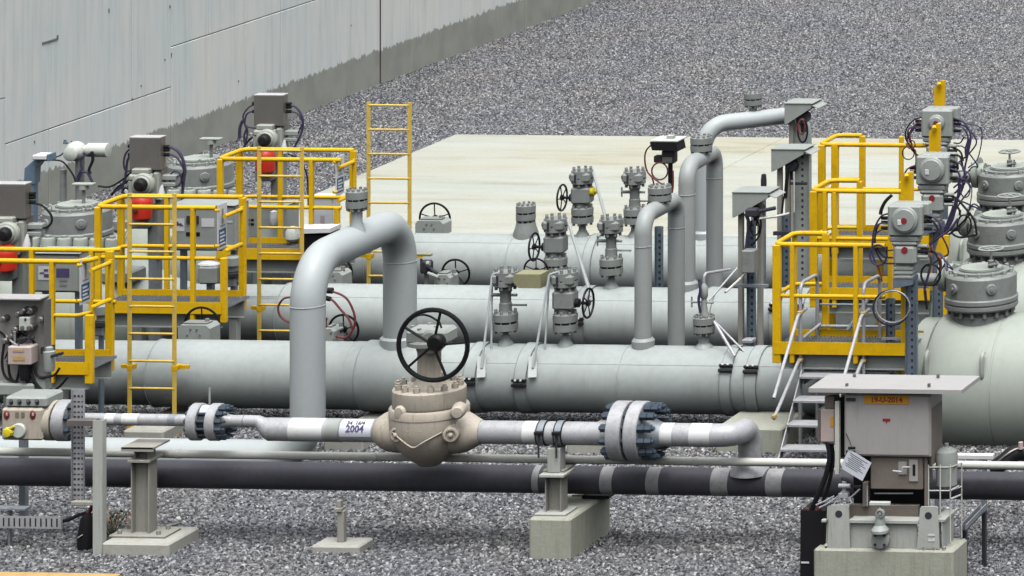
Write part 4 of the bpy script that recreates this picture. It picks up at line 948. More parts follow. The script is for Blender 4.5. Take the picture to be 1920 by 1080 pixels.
# ---- grey control enclosures behind the left railings
def enclosure(u0, u1, v0, v1, Y, label, dep=.34, m='lightgrey', leg=True, group='control enclosures behind the railings'):
    a, b_ = W(u0, v1, Y), W(u1, v0, Y)
    T = Thing('control_enclosure', label, 'enclosure', ((a.x + b_.x) / 2, Y + dep / 2, 0), group)
    T.part('cabinet_body', MB().bx(a.x, b_.x, Y, Y + dep, a.z, b_.z, .015), m)
    T.part('door', MB().bx(a.x + .02, b_.x - .02, Y - .012, Y - .001, a.z + .02, b_.z - .02, .005), m)
    T.part('drip_edge', MB().bx(a.x - .01, b_.x + .01, Y - .03, Y + dep, b_.z + .001, b_.z + .012, .003), m)
    if leg: T.part('stand', MB().bx(a.x + .05, a.x + .11, Y + .1, Y + .16, 0, a.z).bx(b_.x - .11, b_.x - .05, Y + .1, Y + .16, 0, a.z), 'strut')
    def plate(u0, u1, v0, v1, m, name, lift=.014, th=.003):
        p, r = W(u0, v1, Y), W(u1, v0, Y)
        return T.part(name, MB().bx(p.x, r.x, Y - lift - th, Y - lift, p.z, r.z), m)
    return T, plate
T, pl = enclosure(62, 150, 476, 548, -1.15, 'grey enclosure with a white pictogram card and violet name plate')
s_ = pl(73, 103, 499, 524, 'white', 'notice_card'); pl(76, 84, 510, 512, 'violet', 'pictogram', .018); pl(84, 92, 504, 508, 'violet', 'pictogram', .018); pl(84, 93, 513, 519, 'violet', 'pictogram', .018); pl(94, 98, 506, 516, 'redlabel', 'pictogram', .018)
pl(107, 131, 503, 519, 'violet', 'name_plate'); pl(112, 127, 523, 527, 'galvd', 'name_plate'); pl(113, 126, 532, 536, 'galvd', 'name_plate')
T, pl = enclosure(322, 442, 386, 470, 1.95, 'wide grey enclosure with a white arrow card and two dark door handles')
pl(328, 347, 409, 433, 'white', 'notice_card'); pl(329, 336, 415, 418, 'violet', 'pictogram', .018); pl(333, 342, 418, 422, 'violet', 'pictogram', .018); pl(339, 345, 421, 423, 'violet', 'pictogram', .018)
pl(352, 358, 404, 418, 'ink', 'door_handle', .014, .02); pl(367, 374, 404, 418, 'ink', 'door_handle', .014, .02); pl(379, 403, 409, 425, 'white', 'name_plate'); pl(350, 376, 435, 442, 'black', 'cable_slot'); pl(424, 437, 413, 417, 'pale', 'name_plate')
T, pl = enclosure(456, 538, 386, 447, 4.95, 'grey enclosure with four square black vents behind yellow railings')
for u in (463, 471): 
    for v in (410, 418): pl(u, u + 6, v, v + 4, 'black', 'vent')
pl(488, 527, 429, 448, 'pale', 'lower_panel'); 
c = W(515, 408, 4.85); T.part('white_flask', MB().lathe((c.x, 4.83, ZV(424, 515, 4.83)), (0, 0, 1), [(.03, 0), (.045, .03), (.05, .12), (.04, .18), (.0, .2)], 16), 'white')
T, pl = enclosure(584, 626, 370, 428, 4.9, 'small white enclosure with a faded notice, behind the thick riser bend', .2, 'white')
pl(588, 622, 400, 424, 'paper', 'notice_card'); pl(602, 610, 404, 418, 'pink', 'faded_mark', .018)
Y = 3.85; a, b_ = W(560, 440, Y), W(626, 427, Y)
T = Thing('instrument_hood', 'white sunshade hood peeking out from behind the thick riser bend', 'hood', ((a.x + b_.x) / 2, Y, 0), None)
T.part('hood_shell', MB().prism([(a.x, Y - .1, b_.z), (a.x, Y - .1, b_.z - .06), (b_.x, Y - .1, b_.z - .04), (b_.x, Y - .1, b_.z + .01)], (0, .3, 0)), 'white')
T.part('instrument_body', MB().bx(a.x + .05, b_.x - .05, Y - .02, Y + .12, a.z - .22, b_.z - .07, .02), 'black')
T.part('stand', MB().bx(a.x + .15, a.x + .2, Y + .02, Y + .07, 0, a.z - .2), 'strut')
c = W(548, 440, 4.6); T = Thing('beacon', 'small pale rounded lamp housing beside the white hood', 'lamp', (c.x, 4.6, 0))
T.part('housing', MB().lathe((c.x, 4.6, ZV(452, 548, 4.6)), (0, 0, 1), [(.06, 0), (.08, .03), (.08, .12), (.05, .17), (.0, .19)], 16), 'pale'); T.part('post', MB().cyl((c.x, 4.6, 0), (c.x, 4.6, ZV(452, 548, 4.6)), .03, n=10), 'valve')
# small regulators hanging below the platforms' right ends
for u, v, Y, lb in ((190, 597, -1.0, "small grey regulator in the gap between a platform's end post and the crossing ladder"), (437, 505, 2.0, 'small grey regulator beside the grey motor box behind the platform railing'), (395, 512, 1.95, 'grey motor box with a white domed cap behind the platform railing')):
    T = Thing('regulator', lb, 'regulator', (XU(u, Y), Y, 0)); s = SC(u, Y)
    if u == 395:
        T.part('motor_box', MB().bx(XU(378, Y), XU(413, Y), Y - .1, Y + .15, ZV(530, u, Y), ZV(497, u, Y), .02), 'lightgrey'); T.part('motor_cap', MB().sphere(W(392, 496, Y), .09, (1.5, 1, .5)), 'white')
        T.part('stand', MB().bx(XU(390, Y), XU(400, Y), Y - .04, Y + .04, 0, ZV(530, u, Y)), 'strut'); continue
    T.part('bonnet', MB().lathe((XU(u, Y), Y, ZV(v, u, Y)), (0, 0, 1), [(.05, -.02), (.05, .04), (.085, .05), (.085, .14), (.06, .16), (.03, .17)], 16), 'lightgrey')
    T.part('diaphragm', MB().lathe((XU(u, Y), Y, ZV(v + 14, u, Y)), (0, 0, 1), [(.06, 0), (.095, .01), (.095, .05), (.06, .06)], 18), 'ink')
    T.part('valve_block', MB().bx(XU(u - 10, Y), XU(u + 9, Y), Y - .06, Y + .06, ZV(v + 32, u, Y), ZV(v + 14, u, Y), .015).cyl(W(u - 16, v + 22, Y), W(u + 16, v + 22, Y), .028, n=10), 'galvd')
    T.part('stand', MB().cyl((XU(u, Y), Y, 0), (XU(u, Y), Y, ZV(v + 30, u, Y)), .03, n=10), 'strut')

# ================================================================ RIGHT ACTUATOR STACKS
def right_actuator(uc, vc, Y, label, lid, cab, post_v, red=True):
    s = SC(uc, Y); q = s / 171.0
    def P(dx, dy, dY=0): return W(uc + dx * q, vc + dy * q, Y + dY)
    def blk(mb, x0, x1, y0, y1, f, b, bev=.01):
        a, c = P(x0, y1), P(x1, y0); return mb.bx(a.x, c.x, Y + f, Y + b, a.z, c.z, bev)
    T = Thing('electric_actuator', label, 'actuator', (P(0, 0).x, Y, 0), 'grey cable box actuators')
    bx_ = MB(); blk(bx_, -31, 33, -28, 30, -.08, .12, .022); blk(bx_, -26, 42, -30, -6, .0, .14, .015)
    B = T.part('junction_box', bx_, 'lightgrey')
    c = P(-2, 1, -.08)
    rr = .146 if lid else .10
    L = T.part('box_lid', MB().lathe(c, (0, -1, 0), [(rr, -.01), (rr, .025), (rr - .012, .035), (rr - .02, .037), (rr - .03, .05), (.0, .056)], 30), 'lightgrey', parent=B)
    if red: T.part('red_label', MB().lathe(c + Vector((.005, -.057, 0)), (0, -1, 0), [(.032, -.01), (.032, .004), (0, .005)], 14), 'redlabel', parent=L)
    T.part('white_label', MB().box(c + Vector((-.045 if lid else .05, -.054, -.02)), (.045, .012, .06), .003), 'white', parent=L)
    T.part('box_foot', blk(blk(MB(), -28, 26, 31, 40, -.07, .10, .012), -24, 24, 40, 48, -.08, .10, .02), 'valve')
    hd = MB(); blk(hd, -21, 22, 46, 84, -.09, .12, .035); blk(hd, -18, 13, 84, 111, -.06, .10, .015)
    for i in range(3): blk(hd, -20, 15, 88 + i * 8, 92 + i * 8, -.068, .10, .003)
    H_ = T.part('gear_head', hd, 'lightgrey')
    c = P(-3, 58, -.09); T.part('red_label', MB().lathe(c, (0, -1, 0), [(.036, -.01), (.036, .005), (0, .006)], 14), 'redlabel', parent=H_)
    for dy in (50, 60, 70):
        p = P(22, dy, -.02); T.part('cable_gland', MB().cyl(p, p + Vector((.11, 0, 0)), .020, n=10), 'lightgrey' if dy != 60 else 'black')
    for dx, sg, ys in ((-31, -1, (-2, 6, 17)), (33, 1, (-4, 4, 18))):
        for dy in ys:
            p = P(dx, dy, .02); T.part('cable_gland', MB().cyl(p, p + Vector((sg * .09, 0, 0)), .020, n=10), 'black')
    T.part('bracket_plate', MB().prism([P(-25, 111, -.06), P(12, 109, -.06), P(12, 122, -.06), P(-25, 130, -.06)], (0, .2, 0)), 'strut')
    x = P(10, 0).x
    st = MB().bx(x - .065, x + .065, Y + .02, Y + .026, 0, P(0, 112).z).bx(x - .065, x - .06, Y - .02, Y + .02, 0, P(0, 112).z).bx(x + .06, x + .065, Y - .02, Y + .02, 0, P(0, 112).z)
    S_ = T.part('strut_post', st, 'strut')
    hl = MB(); z = .1
    while z < P(0, 112).z - .05: hl.bx(x - .012, x + .012, Y + .0175, Y + .0198, z, z + .028); z += .075
    T.part('slot_marking', hl, 'ink', parent=S_)
    # tall flat yellow guard with a slanted top
    xg = XU(post_v[0], Y + .18); wg = .065; zt = ZV(post_v[1], post_v[0], Y + .18)
    T.part('guard_post', MB().prism([(xg - wg, Y + .16, 1.1), (xg + wg, Y + .16, 1.1), (xg + wg, Y + .16, zt), (xg + .02, Y + .16, zt), (xg - wg, Y + .16, zt - .09)], (0, .05, 0)), 'yellow')
    T.part('guard_tip', MB().cyl((xg, Y + .15, zt - .03), (xg + .02, Y + .10, zt - .05), .025, n=8), 'yellow')
    for pts, r, m in cab:
        T.part('cable', MB().tube(curve([W(u, v, Y + dy) for u, v, dy in [(p + (0,))[:3] for p in pts]]), r, 6), m)
    rr = random.Random(int(uc)); right_ends = ((60, 62), (72, 92), (84, 70))
    for i, (ex, ey) in enumerate(right_ends):
        x0, y0 = 48, rr.choice((-4, 4, 18, 50, 60, 70))
        T.part('cable', MB().tube(curve([P(x0 - 6, y0, .02), P(x0 + rr.uniform(8, 22), y0 + rr.uniform(0, 8), rr.uniform(-.05, .1)), P(x0 + rr.uniform(20, 46), y0 + rr.uniform(18, 44), rr.uniform(-.05, .15)), P(ex + rr.uniform(-8, 8), ey + rr.uniform(-6, 12), .1), P(ex - 20, ey + 26, .12)]), rr.choice((.007, .008, .010)), 6), rr.choice(('black', 'purple', 'purple')))
    for i in range(2):
        y0 = rr.choice((-2, 6, 17))
        T.part('cable', MB().tube(curve([P(-38, y0, .02), P(-50 - rr.uniform(0, 12), y0 + rr.uniform(4, 12), 0), P(-56 - rr.uniform(0, 8), y0 + 34, .05), P(-44, y0 + 62, .08), P(-22, y0 + 66, .08)]), .010, 6), rr.choice(('black', 'purple')))
    return T
RA0 = right_actuator(1699, 411, -.95, "cable box actuator with a round red dotted lid, directly above the aluminium steps' platform", True,
    [([(1668, 400), (1652, 406), (1640, 428), (1636, 455), (1637, 480), (1646, 500)], .011, 'purple'), ([(1664, 420), (1648, 420), (1640, 432)], .010, 'purple'), ([(1646, 498), (1650, 510), (1654, 528)], .009, 'redcable'),
     ([(1672, 366), (1660, 378), (1653, 392), (1651, 402)], .020, 'black'), ([(1738, 403), (1752, 408), (1764, 424), (1758, 440), (1744, 456)], .013, 'purple'), ([(1738, 410), (1750, 416), (1760, 432)], .011, 'black'), ([(1744, 466), (1756, 478), (1763, 500), (1760, 524), (1750, 536)], .012, 'black'),
     ([(1742, 455), (1752, 474), (1764, 488), (1764, 508)], .010, 'redcable'), ([(1736, 474), (1746, 484), (1742, 510), (1734, 540), (1736, 565)], .014, 'purple'), ([(1744, 458), (1762, 444), (1782, 430), (1796, 410)], .014, 'purple'), ([(1735, 545), (1737, 570), (1738, 580)], .013, 'black'), ([(1648, 470), (1664, 470), (1680, 468)], .007, 'black')], (1701, 322))
coil(RA0, 1647, 478, 16, 19, -.98, .012, 'purple'); coil(RA0, 1745, 515, 18, 20, -.98, .012, 'black')
T = RA0
coil(T, 1671, 577, 34, 33, -1.05, .011, 'ink', 'cable_coil', 2); coil(T, 1674, 575, 32, 30, -1.08, .010, 'galvd', 'cable_coil', 1)
RA1 = right_actuator(1750, 317, 2.05, 'cable box actuator with a plain round lid, between two other cable box actuators', True,
    [([(1720, 309), (1706, 314), (1698, 322), (1694, 340)], .010, 'redcable'), ([(1782, 290), (1800, 294), (1806, 318)], .012, 'black'), ([(1782, 300), (1794, 306), (1796, 318)], .014, 'black'), ([(1783, 312), (1800, 306), (1810, 328), (1806, 348), (1790, 362)], .014, 'purple'), ([(1782, 316), (1796, 322), (1800, 340), (1788, 352)], .012, 'purple'),
     ([(1768, 366), (1790, 370), (1808, 388), (1826, 412), (1832, 440)], .013, 'black'), ([(1768, 378), (1786, 380), (1798, 392), (1800, 404)], .013, 'black'), ([(1808, 330), (1804, 352), (1792, 378), (1782, 405), (1772, 430), (1760, 446)], .020, 'purple'), ([(1800, 335), (1796, 370), (1786, 410), (1776, 428)], .017, 'purple'), ([(1792, 360), (1802, 348), (1814, 330)], .010, 'black'), ([(1832, 440), (1800, 445), (1782, 436)], .012, 'black'), ([(1820, 400), (1800, 422), (1784, 436), (1770, 446)], .014, 'black'), ([(1758, 395), (1752, 405), (1762, 415)], .009, 'redcable')], (1753, 232), red=False)
coil(RA1, 1808, 422, 13, 19, 2.0, .011, 'black'); coil(RA1, 1810, 356, 9, 14, 2.0, .008, 'purple')
RA2 = right_actuator(1758, 229, 5.05, 'cable box actuator standing highest, its yellow guard seen against the gravel', False,
    [([(1730, 219), (1712, 226), (1699, 244), (1699, 262), (1710, 276), (1716, 282)], .009, 'black'), ([(1730, 226), (1716, 234), (1706, 250), (1710, 272)], .008, 'redcable'), ([(1730, 240), (1716, 240), (1706, 252)], .009, 'purple'), ([(1716, 282), (1718, 300), (1716, 320)], .012, 'redcable'),
     ([(1788, 221), (1808, 230), (1820, 254), (1816, 284), (1810, 310), (1808, 330)], .012, 'purple'), ([(1788, 236), (1806, 240), (1815, 258), (1810, 280), (1812, 302)], .010, 'purple'), ([(1788, 268), (1800, 268), (1808, 256)], .009, 'black'), ([(1782, 275), (1800, 284), (1806, 302)], .012, 'black'), ([(1818, 260), (1813, 290), (1815, 270), (1812, 300)], .014, 'purple')], (1762, 151))
coil(RA2, 1703, 287, 11, 12, 5.0, .007, 'black'); coil(RA2, 1708, 271, 8, 8, 5.0, .007, 'redcable')
Y = -.75
T = Thing('perforated_strut', 'slim blue grey perforated upright inside the loop of coiled grey cable', 'post', (XU(1669, Y), Y, 0), 'perforated uprights')
def strut(T, u, Y, v0, v1=None, w_=.045, m='strut'):
    x = XU(u, Y); z1 = ZV(v0, u, Y); z0 = 0 if v1 is None else ZV(v1, u, Y)
    p = T.part('strut_channel', MB().bx(x - w_, x + w_, Y + .03, Y + .036, z0, z1).bx(x - w_, x - w_ + .006, Y - .02, Y + .03, z0, z1).bx(x + w_ - .006, x + w_, Y - .02, Y + .03, z0, z1), m)
    hl = MB(); z = max(z0, .05)
    while z < z1 - .05: hl.bx(x - .013, x + .013, Y + .0275, Y + .0298, z, z + .03); z += .075
    T.part('slot_marking', hl, 'ink', parent=p)
strut(T, 1669, Y, 560)
T.part('cross_tie', MB().bx(XU(1655, Y), XU(1700, Y), Y - .03, Y - .022, ZV(636, 1670, Y), ZV(631, 1670, Y)), 'galv')
T = Thing('guard_post', 'short yellow guard post behind the coil of grey cable', 'post', (XU(1696, -.6), -.6, 0))
T.part('post', MB().bx(XU(1691, -.6), XU(1702, -.6), -.63, -.57, 0, ZV(566, 1696, -.6), .008), 'yellow'); T.part('foot_plate', MB().bx(XU(1686, -.6), XU(1707, -.6), -.68, -.52, 0, .02), 'yellow')
T = Thing('guard_board', 'yellow angled guard board between the cable boxes and the big ball valves', 'guard', (XU(1768, 1.6), 1.6, 0))
T.part('panel', MB().prism([W(1754, 470, 1.6), W(1762, 442, 1.6), W(1779, 442, 1.6), W(1777, 512, 1.6), W(1766, 525, 1.6)], (0, .04, 0)), 'yellow'); T.part('post', MB().bx(XU(1766, 1.6), XU(1777, 1.6), 1.645, 1.70, 0, ZV(500, 1770, 1.6)), 'yellow')

# ================================================================ HOODED INSTRUMENTS
def hood(u0, u1, v0, v1, Y, label, stand_us, leg_m='steel', clutter=True):
    a, b_ = W(u0, v1, Y), W(u1, v0, Y); xl, xr, zt, zb = a.x, b_.x, b_.z, a.z
    T = Thing('instrument_hood', label, 'hood', ((xl + xr) / 2, Y, 0), 'hooded instrument stands')
    h = MB(); th = .006; D = .34
    prof = [(xl, zt), (xl, zb), (xl + .03, zb + .004), (xr, zt - .05), (xr, zt)]
    f = [(x, Y, z) for x, z in prof]
    h.prism(f, (0, th, 0)); h.prism([(x, Y + D, z) for x, z in prof], (0, th, 0))
    h.bx(xl - .004, xr + .02, Y - .01, Y + D + .016, zt + .001, zt + .009)
    h.bx(xl - .001, xl + .005, Y + th, Y + D, zb, zt)
    h.beam((xr, Y + D / 2, zt - .02), (xr + .09, Y + D / 2, zt - .055), D, .008)
    T.part('hood_shell', h, 'lightgrey')
    i = MB().lathe((xl + (xr - xl) * .55, Y + .16, zb + .06), (0, -1, 0), [(.0, -.08), (.075, -.08), (.08, .0), (.075, .08), (.06, .1), (0, .1)], 18).cyl((xl + (xr - xl) * .55, Y + .16, zb - .12), (xl + (xr - xl) * .55, Y + .16, zb + .06), .04, n=12)
    T.part('transmitter', i, 'ink')
    for u in stand_us:
        x = XU(u, Y + .1); T.part('stand_post', MB().bx(x - .028, x + .028, Y + .1, Y + .16, 0, zt - .06, .004), leg_m)
    return T, xl, xr, zt, zb
T, xl, xr, zt, zb = hood(1373, 1440, 362, 408, 1.25, 'lowest hooded instrument stand, violet cable hanging below its hood', (1388, 1424))
strut(T, 1408, 1.3, 415)
for pts, r, m in (([(1398, 400), (1404, 418), (1402, 440), (1399, 468)], .020, 'purple'), ([(1410, 400), (1426, 412), (1424, 440), (1412, 458)], .011, 'black'), ([(1410, 412), (1408, 432), (1416, 442), (1424, 430), (1420, 412)], .009, 'black')):
    T.part('cable', MB().tube(curve([W(u, v, 1.22) for u, v in pts]), r, 6), m)
T.part('valve_manifold', MB().bx(XU(1402, 1.2), XU(1424, 1.2), 1.1, 1.22, ZV(404, 1410, 1.2), ZV(389, 1410, 1.2), .015).cyl(W(1424, 396, 1.15), W(1454, 390, 1.15), .022, n=10).cyl(W(1429, 378, 1.15), W(1432, 404, 1.15), .015, n=8), 'ink')
T.part('tube_run', MB().tube(fillet([W(1424, 410, 1.15), W(1455, 406, 1.15), W(1480, 400, 1.2)], .05), .013, 8).cyl(W(1397, 514, 1.2), W(1360, 548, .8), .014, n=8), 'rail')
T.part('cross_arm', MB().bx(XU(1376, 1.2), XU(1440, 1.2), 1.19, 1.23, ZV(538, 1400, 1.2), ZV(533, 1400, 1.2)), 'galvd'); T.part('bracket', MB().bx(XU(1397, 1.2), XU(1420, 1.2), 1.08, 1.24, ZV(508, 1400, 1.2), ZV(466, 1400, 1.2), .01), 'valve')
T.part('bracket', MB().bx(XU(1396, 1.2), XU(1416, 1.2), 1.1, 1.24, ZV(640, 1400, 1.2), ZV(634, 1400, 1.2), .004), 'galv')
T, xl, xr, zt, zb = hood(1446, 1507, 281, 322, 4.2, 'hooded instrument stand with long black cables, between two other hooded stands', (1461, 1476))
strut(T, 1503, 4.3, 290, w_=.10, m='lightgrey'); strut(T, 1473, 4.22, 402)
for pts in ([(1477, 314), (1474, 335), (1472, 360), (1468, 380), (1466, 400)], [(1480, 310), (1478, 325), (1476, 345), (1474, 372)]): T.part('cable', MB().tube(curve([W(u, v, 4.15) for u, v in pts]), .013, 6), 'black')
T.part('rod', MB().cyl(W(1489, 322, 4.15), W(1489, 398, 4.15), .009, n=8), 'rail'); T.part('cross_arm', MB().bx(XU(1482, 4.2), XU(1514, 4.2), 4.16, 4.2, ZV(346, 1500, 4.2), ZV(341, 1500, 4.2)).bx(XU(1452, 4.2), XU(1480, 4.2), 4.15, 4.19, ZV(440, 1460, 4.2), ZV(433, 1460, 4.2)), 'ink')
T, xl, xr, zt, zb = hood(1471, 1521, 195, 233, 6.3, 'hooded instrument stand at the end of the tallest slim pipe', (1483, 1497))
coil(T, 1505, 245, 9, 22, 6.25, .012, 'black'); coil(T, 1503, 238, 6, 14, 6.2, .010, 'redcable')
for u, v, Y, lb in ((1432, 345, 4.6, 'little black capped sensor post seen against the cream slab'), (1413, 388, 2.4, 'small grey fitting right under the lowest instrument hood')):
    T = Thing('sensor_post', lb, 'sensor', (XU(u, Y), Y, 0))
    T.part('cap', MB().lathe(W(u, v + 8, Y), (0, 0, 1), [(.035, 0), (.035, .10), (.028, .17), (0, .18)], 12), 'ink'); T.part('post', MB().cyl((XU(u, Y), Y, 0), W(u, v + 8, Y), .028, n=10), 'galvd')
# black canopied gauge stand behind the slim riser
Y = 4.3; a, b_ = W(1225, 280, Y), W(1278, 264, Y)
T = Thing('gauge_stand', 'black canopied gauge stand with a round loop of dark red cable before the slab', 'instrument', (XU(1255, Y), Y, 0))
T.part('canopy', MB().prism([(a.x, Y - .12, b_.z), (a.x + .03, Y - .12, a.z + .01), (b_.x, Y - .12, a.z), (b_.x - .02, Y - .12, b_.z)], (0, .26, 0)), 'black'); T.part('canopy_top', MB().bx(a.x, b_.x - .01, Y - .10, Y + .22, b_.z + .001, b_.z + .02, .004).bx(XU(1250, Y), XU(1262, Y), Y, Y + .08, b_.z + .02, b_.z + .06), 'pale')
T.part('gauge_body', MB().bx(XU(1243, Y), XU(1267, Y), Y - .06, Y + .08, ZV(306, 1255, Y), ZV(280, 1255, Y), .02).bx(XU(1228, Y), XU(1245, Y), Y - .05, Y + .05, ZV(304, 1235, Y), ZV(291, 1235, Y), .012), 'ink')
T.part('name_plate', MB().bx(XU(1246, Y), XU(1264, Y), Y - .075, Y - .062, ZV(303, 1255, Y), ZV(293, 1255, Y)), 'stain')
T.part('stand_post', MB().cyl((XU(1257, Y), Y, 0), W(1257, 300, Y), .028, n=12), 'black'); strut(T, 1235, 4.35, 425)
coil(T, 1237, 321, 15, 16, 4.2, .010, 'redcable')
cables(T, 'cable', [[(1224, 269), (1212, 282), (1209, 300), (1214, 322), (1228, 336), (1242, 346)], [(1222, 330), (1226, 350), (1218, 375), (1214, 385), (1222, 396), (1226, 386)], [(1262, 320), (1262, 350), (1258, 372)]], .010, 'redcable', 4.2)
# ================================================================ ALUMINIUM STEPS
def steps():
    Y0, Y1 = -1.75, -.95; xl = XU(1456, Y0); xr = xl + .64
    T = Thing('step_ladder', 'bare aluminium steps with bent handrails up to a yellow platform', 'steps', ((xl + xr) / 2, -1.2, 0))
    for x in (xl, xr):
        T.part('stringer', MB().prism([(x - .006, Y0 - .05, 0), (x - .006, Y0 + .07, 0), (x - .006, Y1 + .06, .80), (x - .006, Y1 + .06, .90), (x - .006, Y1 - .01, .90)], (.012, 0, 0)), 'galv')
    for k in range(4):
        z = .215 * (k + 1) + .0; y = Y0 + .2 * (k + 1) - .02
        T.part('tread', MB().bx(xl + .008, xr - .008, y - .10, y + .12, z - .03, z, .004), 'galv')
    T.part('landing', grating(xl - .02, xr + .3, Y1 + .08, -.34, .875), 'galvd')
    T.part('toe_plate', MB().bx(xl - .01, xl - .004, Y1 + .08, -.34, .72, .95).bx(xl - .02, xr + .3, -.345, -.338, .80, .98), 'galvd')
    for x, sx in ((xl - .03, 0), (xr + .03, 0)):
        for (za, zb_, yb) in ((.78, 1.50, Y1 + .0), (.56, .99, Y1 + .0)):
            T.part('handrail', MB().tube(fillet([(x, Y0 + .0, za), (x, yb - .04, zb_), (x, yb + .22, zb_ + .02)], .09), .019, 10), 'galv')
        T.part('rail_clip', MB().box((x, Y0 + .01, .58), (.05, .05, .05), .01), 'wood')
        T.part('hoop', MB().tube(fillet([(x, Y1 + .04, .70), (x, Y1 + .04, 1.84), (x, -.36, 1.82), (x, -.36, .70)], .10), .020, 10), 'galv')
        T.part('rail_clip', MB().box((x, Y1 + .04, 1.52), (.06, .07, .04), .01).box((x, Y1 + .04, 1.0), (.06, .07, .04), .01), 'wood')
        T.part('stanchion', MB().cyl((x, Y1 + .04, 0), (x, Y1 + .04, .72), .02, n=10).cyl((x, -.36, .0), (x, -.36, .72), .02, n=10), 'galv')
    T.part('cross_rail', MB().cyl((xl, -.36, 1.49), (xr + .3, -.36, 1.49), .011, n=8), 'galvd'); T.part('cross_rail', MB().cyl((xl, -.36, 1.25), (xr + .03, -.36, 1.25), .016, n=8).cyl((xr + .03, -.36, 1.25), (xr + .26, -.3, 1.30), .016, n=8), 'galv')
    T.part('cross_rail', MB().cyl((xl, -.36, 1.27), (xl, Y1 + .04, 1.24), .016, n=8), 'galv')
    T.part('diagonal_stay', MB().cyl((xr - .04, -.5, 1.60), (xr - .22, -.7, 1.28), .018, n=8), 'galvd')
steps()

# ================================================================ FRONT GALVANIZED LINE WITH THE BEIGE VALVE
YG = -5.0
ZT = ZV(784, 560, YG); RG, RS = .115, .059; ZC = ZT - RG; ZS = ZT - RS + .022
gx = lambda u: XU(u, YG)
T = Thing('galvanized_pipe', 'galvanized pipe with bolted flanges, white bands and a dated tape label', 'pipe', (gx(900), YG, ZC))
def seg(u0, u1, r, z, m='galv', name='pipe_length', n=32): T.part(name, MB().lathe((gx(u0), YG, z), (1, 0, 0), [(r, 0), (r, gx(u1) - gx(u0))], n), m)
seg(112, 364, RS, ZS); seg(430, 482, RS, ZS)
red = MB(); n = 28; vs = []
for j, (u, r, z) in enumerate(((480, RS, ZS), (486, RS + .01, ZS - .012), (497, RG - .015, ZC + .012), (506, RG, ZC))):
    for i in range(n):
        a = 2 * PI * i / n; vs.append((gx(u), YG + math.cos(a) * r, z + math.sin(a) * r))
red.add(vs, [(j * n + i, j * n + (i + 1) % n, (j + 1) * n + (i + 1) % n, (j + 1) * n + i) for j in range(3) for i in range(n)])
T.part('eccentric_reducer', red, 'galv', ang=60)
seg(505, 712, RG, ZC); seg(900, 1140, RG, ZC)
for u0, u1, m, nm in ((548, 612, 'band', 'white_band'), (618, 641, 'lightgrey', 'grey_band'), (986, 1010, 'band', 'white_band'), (1243, 1266, 'band', 'white_band'), (1298, 1337, 'band', 'white_band')):
    T.part(nm, MB().lathe((gx(u0), YG, ZC), (1, 0, 0), [(RG + .0015, 0), (RG + .0015, gx(u1) - gx(u0))], 32, caps=False), m)
for u0, u1 in ((200, 218), (232, 262), (318, 332)): T.part('white_band', MB().lathe((gx(u0), YG, ZS), (1, 0, 0), [(RS + .0012, 0), (RS + .0012, gx(u1) - gx(u0))], 24, caps=False), 'band' if u0 != 318 else 'galvd')
for u in (642, 458): T.part('weld_seam', MB().lathe((gx(u), YG, ZC if u > 500 else ZS), (1, 0, 0), [((RG if u > 500 else RS) + .001, 0), ((RG if u > 500 else RS) + .005, .005), ((RG if u > 500 else RS) + .001, .010)], 28), 'galvd')
# tape label with the hand written date, wrapped on the pipe's front
def wrap(T, u0, u1, a0, a1, R, m, name, parent=None):
    vs = []
    for x in (gx(u0), gx(u1)):
        for j in range(9):
            a = math.radians(a0 + (a1 - a0) * j / 8); vs.append((x, YG - math.cos(a) * R, ZC + math.sin(a) * R))
    return T.part(name, MB().add(vs, [(j, j + 1, 10 + j, 9 + j) for j in range(8)]), m, parent=parent)
lb = wrap(T, 645, 704, -18, 80, RG + .003, 'paper', 'tape_label')
def tilt(th): return Matrix.Rotation(-math.radians(th), 3, 'X') @ FRONT
def on_pipe(a, R): return (YG - math.cos(math.radians(a)) * R, ZC + math.sin(math.radians(a)) * R)
y_, z_ = on_pipe(20, RG + .0045); text(T, '2004', .092, (gx(674), y_, z_), tilt(20), 'violet', 'handwritten_date', lb, .0005)
y_, z_ = on_pipe(50, RG + .0045); text(T, '34  16/4', .055, (gx(674), y_, z_), tilt(50), 'ink', 'handwritten_line', lb, .0005)
def flange_x(u0, u1, R, m='galv', r_in=None): 
    L = gx(u1) - gx(u0); c = .008
    return T.part('flange', MB().lathe((gx(u0), YG, ZF), (1, 0, 0), [(R * .5, 0), (R - c, 0), (R, c), (R, L - c), (R - c, L), (R * .5, L)], 48), m)
ZF = ZC - .02
# small flange pair with a spectacle plate between
ZF = ZV(791, 389, YG)
fa = flange_x(362, 380, .185); fb = flange_x(397, 415, .185)
T.part('spectacle_plate', MB().lathe((gx(381), YG, ZF + .07), (1, 0, 0), [(.10, 0), (.10, gx(396) - gx(381))], 20), 'white'); T.part('gasket_ring', MB().lathe((gx(380), YG, ZF), (1, 0, 0), [(.135, 0), (.135, gx(397) - gx(380))], 24), 'ink')
for i in range(12):
    a = 2 * PI * (i + .5) / 12; yy, zz = YG + math.cos(a) * .15, ZF + math.sin(a) * .15
    T.part('bolt', MB().cyl((gx(357), yy, zz), (gx(434), yy, zz), .015, n=8).cyl((gx(415), yy, zz), (gx(427), yy, zz), .028, n=6).cyl((gx(359), yy, zz), (gx(362), yy, zz), .028, n=6), 'boltblue')
T.part('jack_rod', MB().cyl((gx(393), YG, ZF + .12), (gx(393), YG, ZF + .34), .011, n=8), 'lightgrey')
T.part('weld_neck', MB().lathe((gx(415), YG, ZS), (1, 0, 0), [(.10, 0), (.065, .08), (RS, .12)], 24), 'galv')
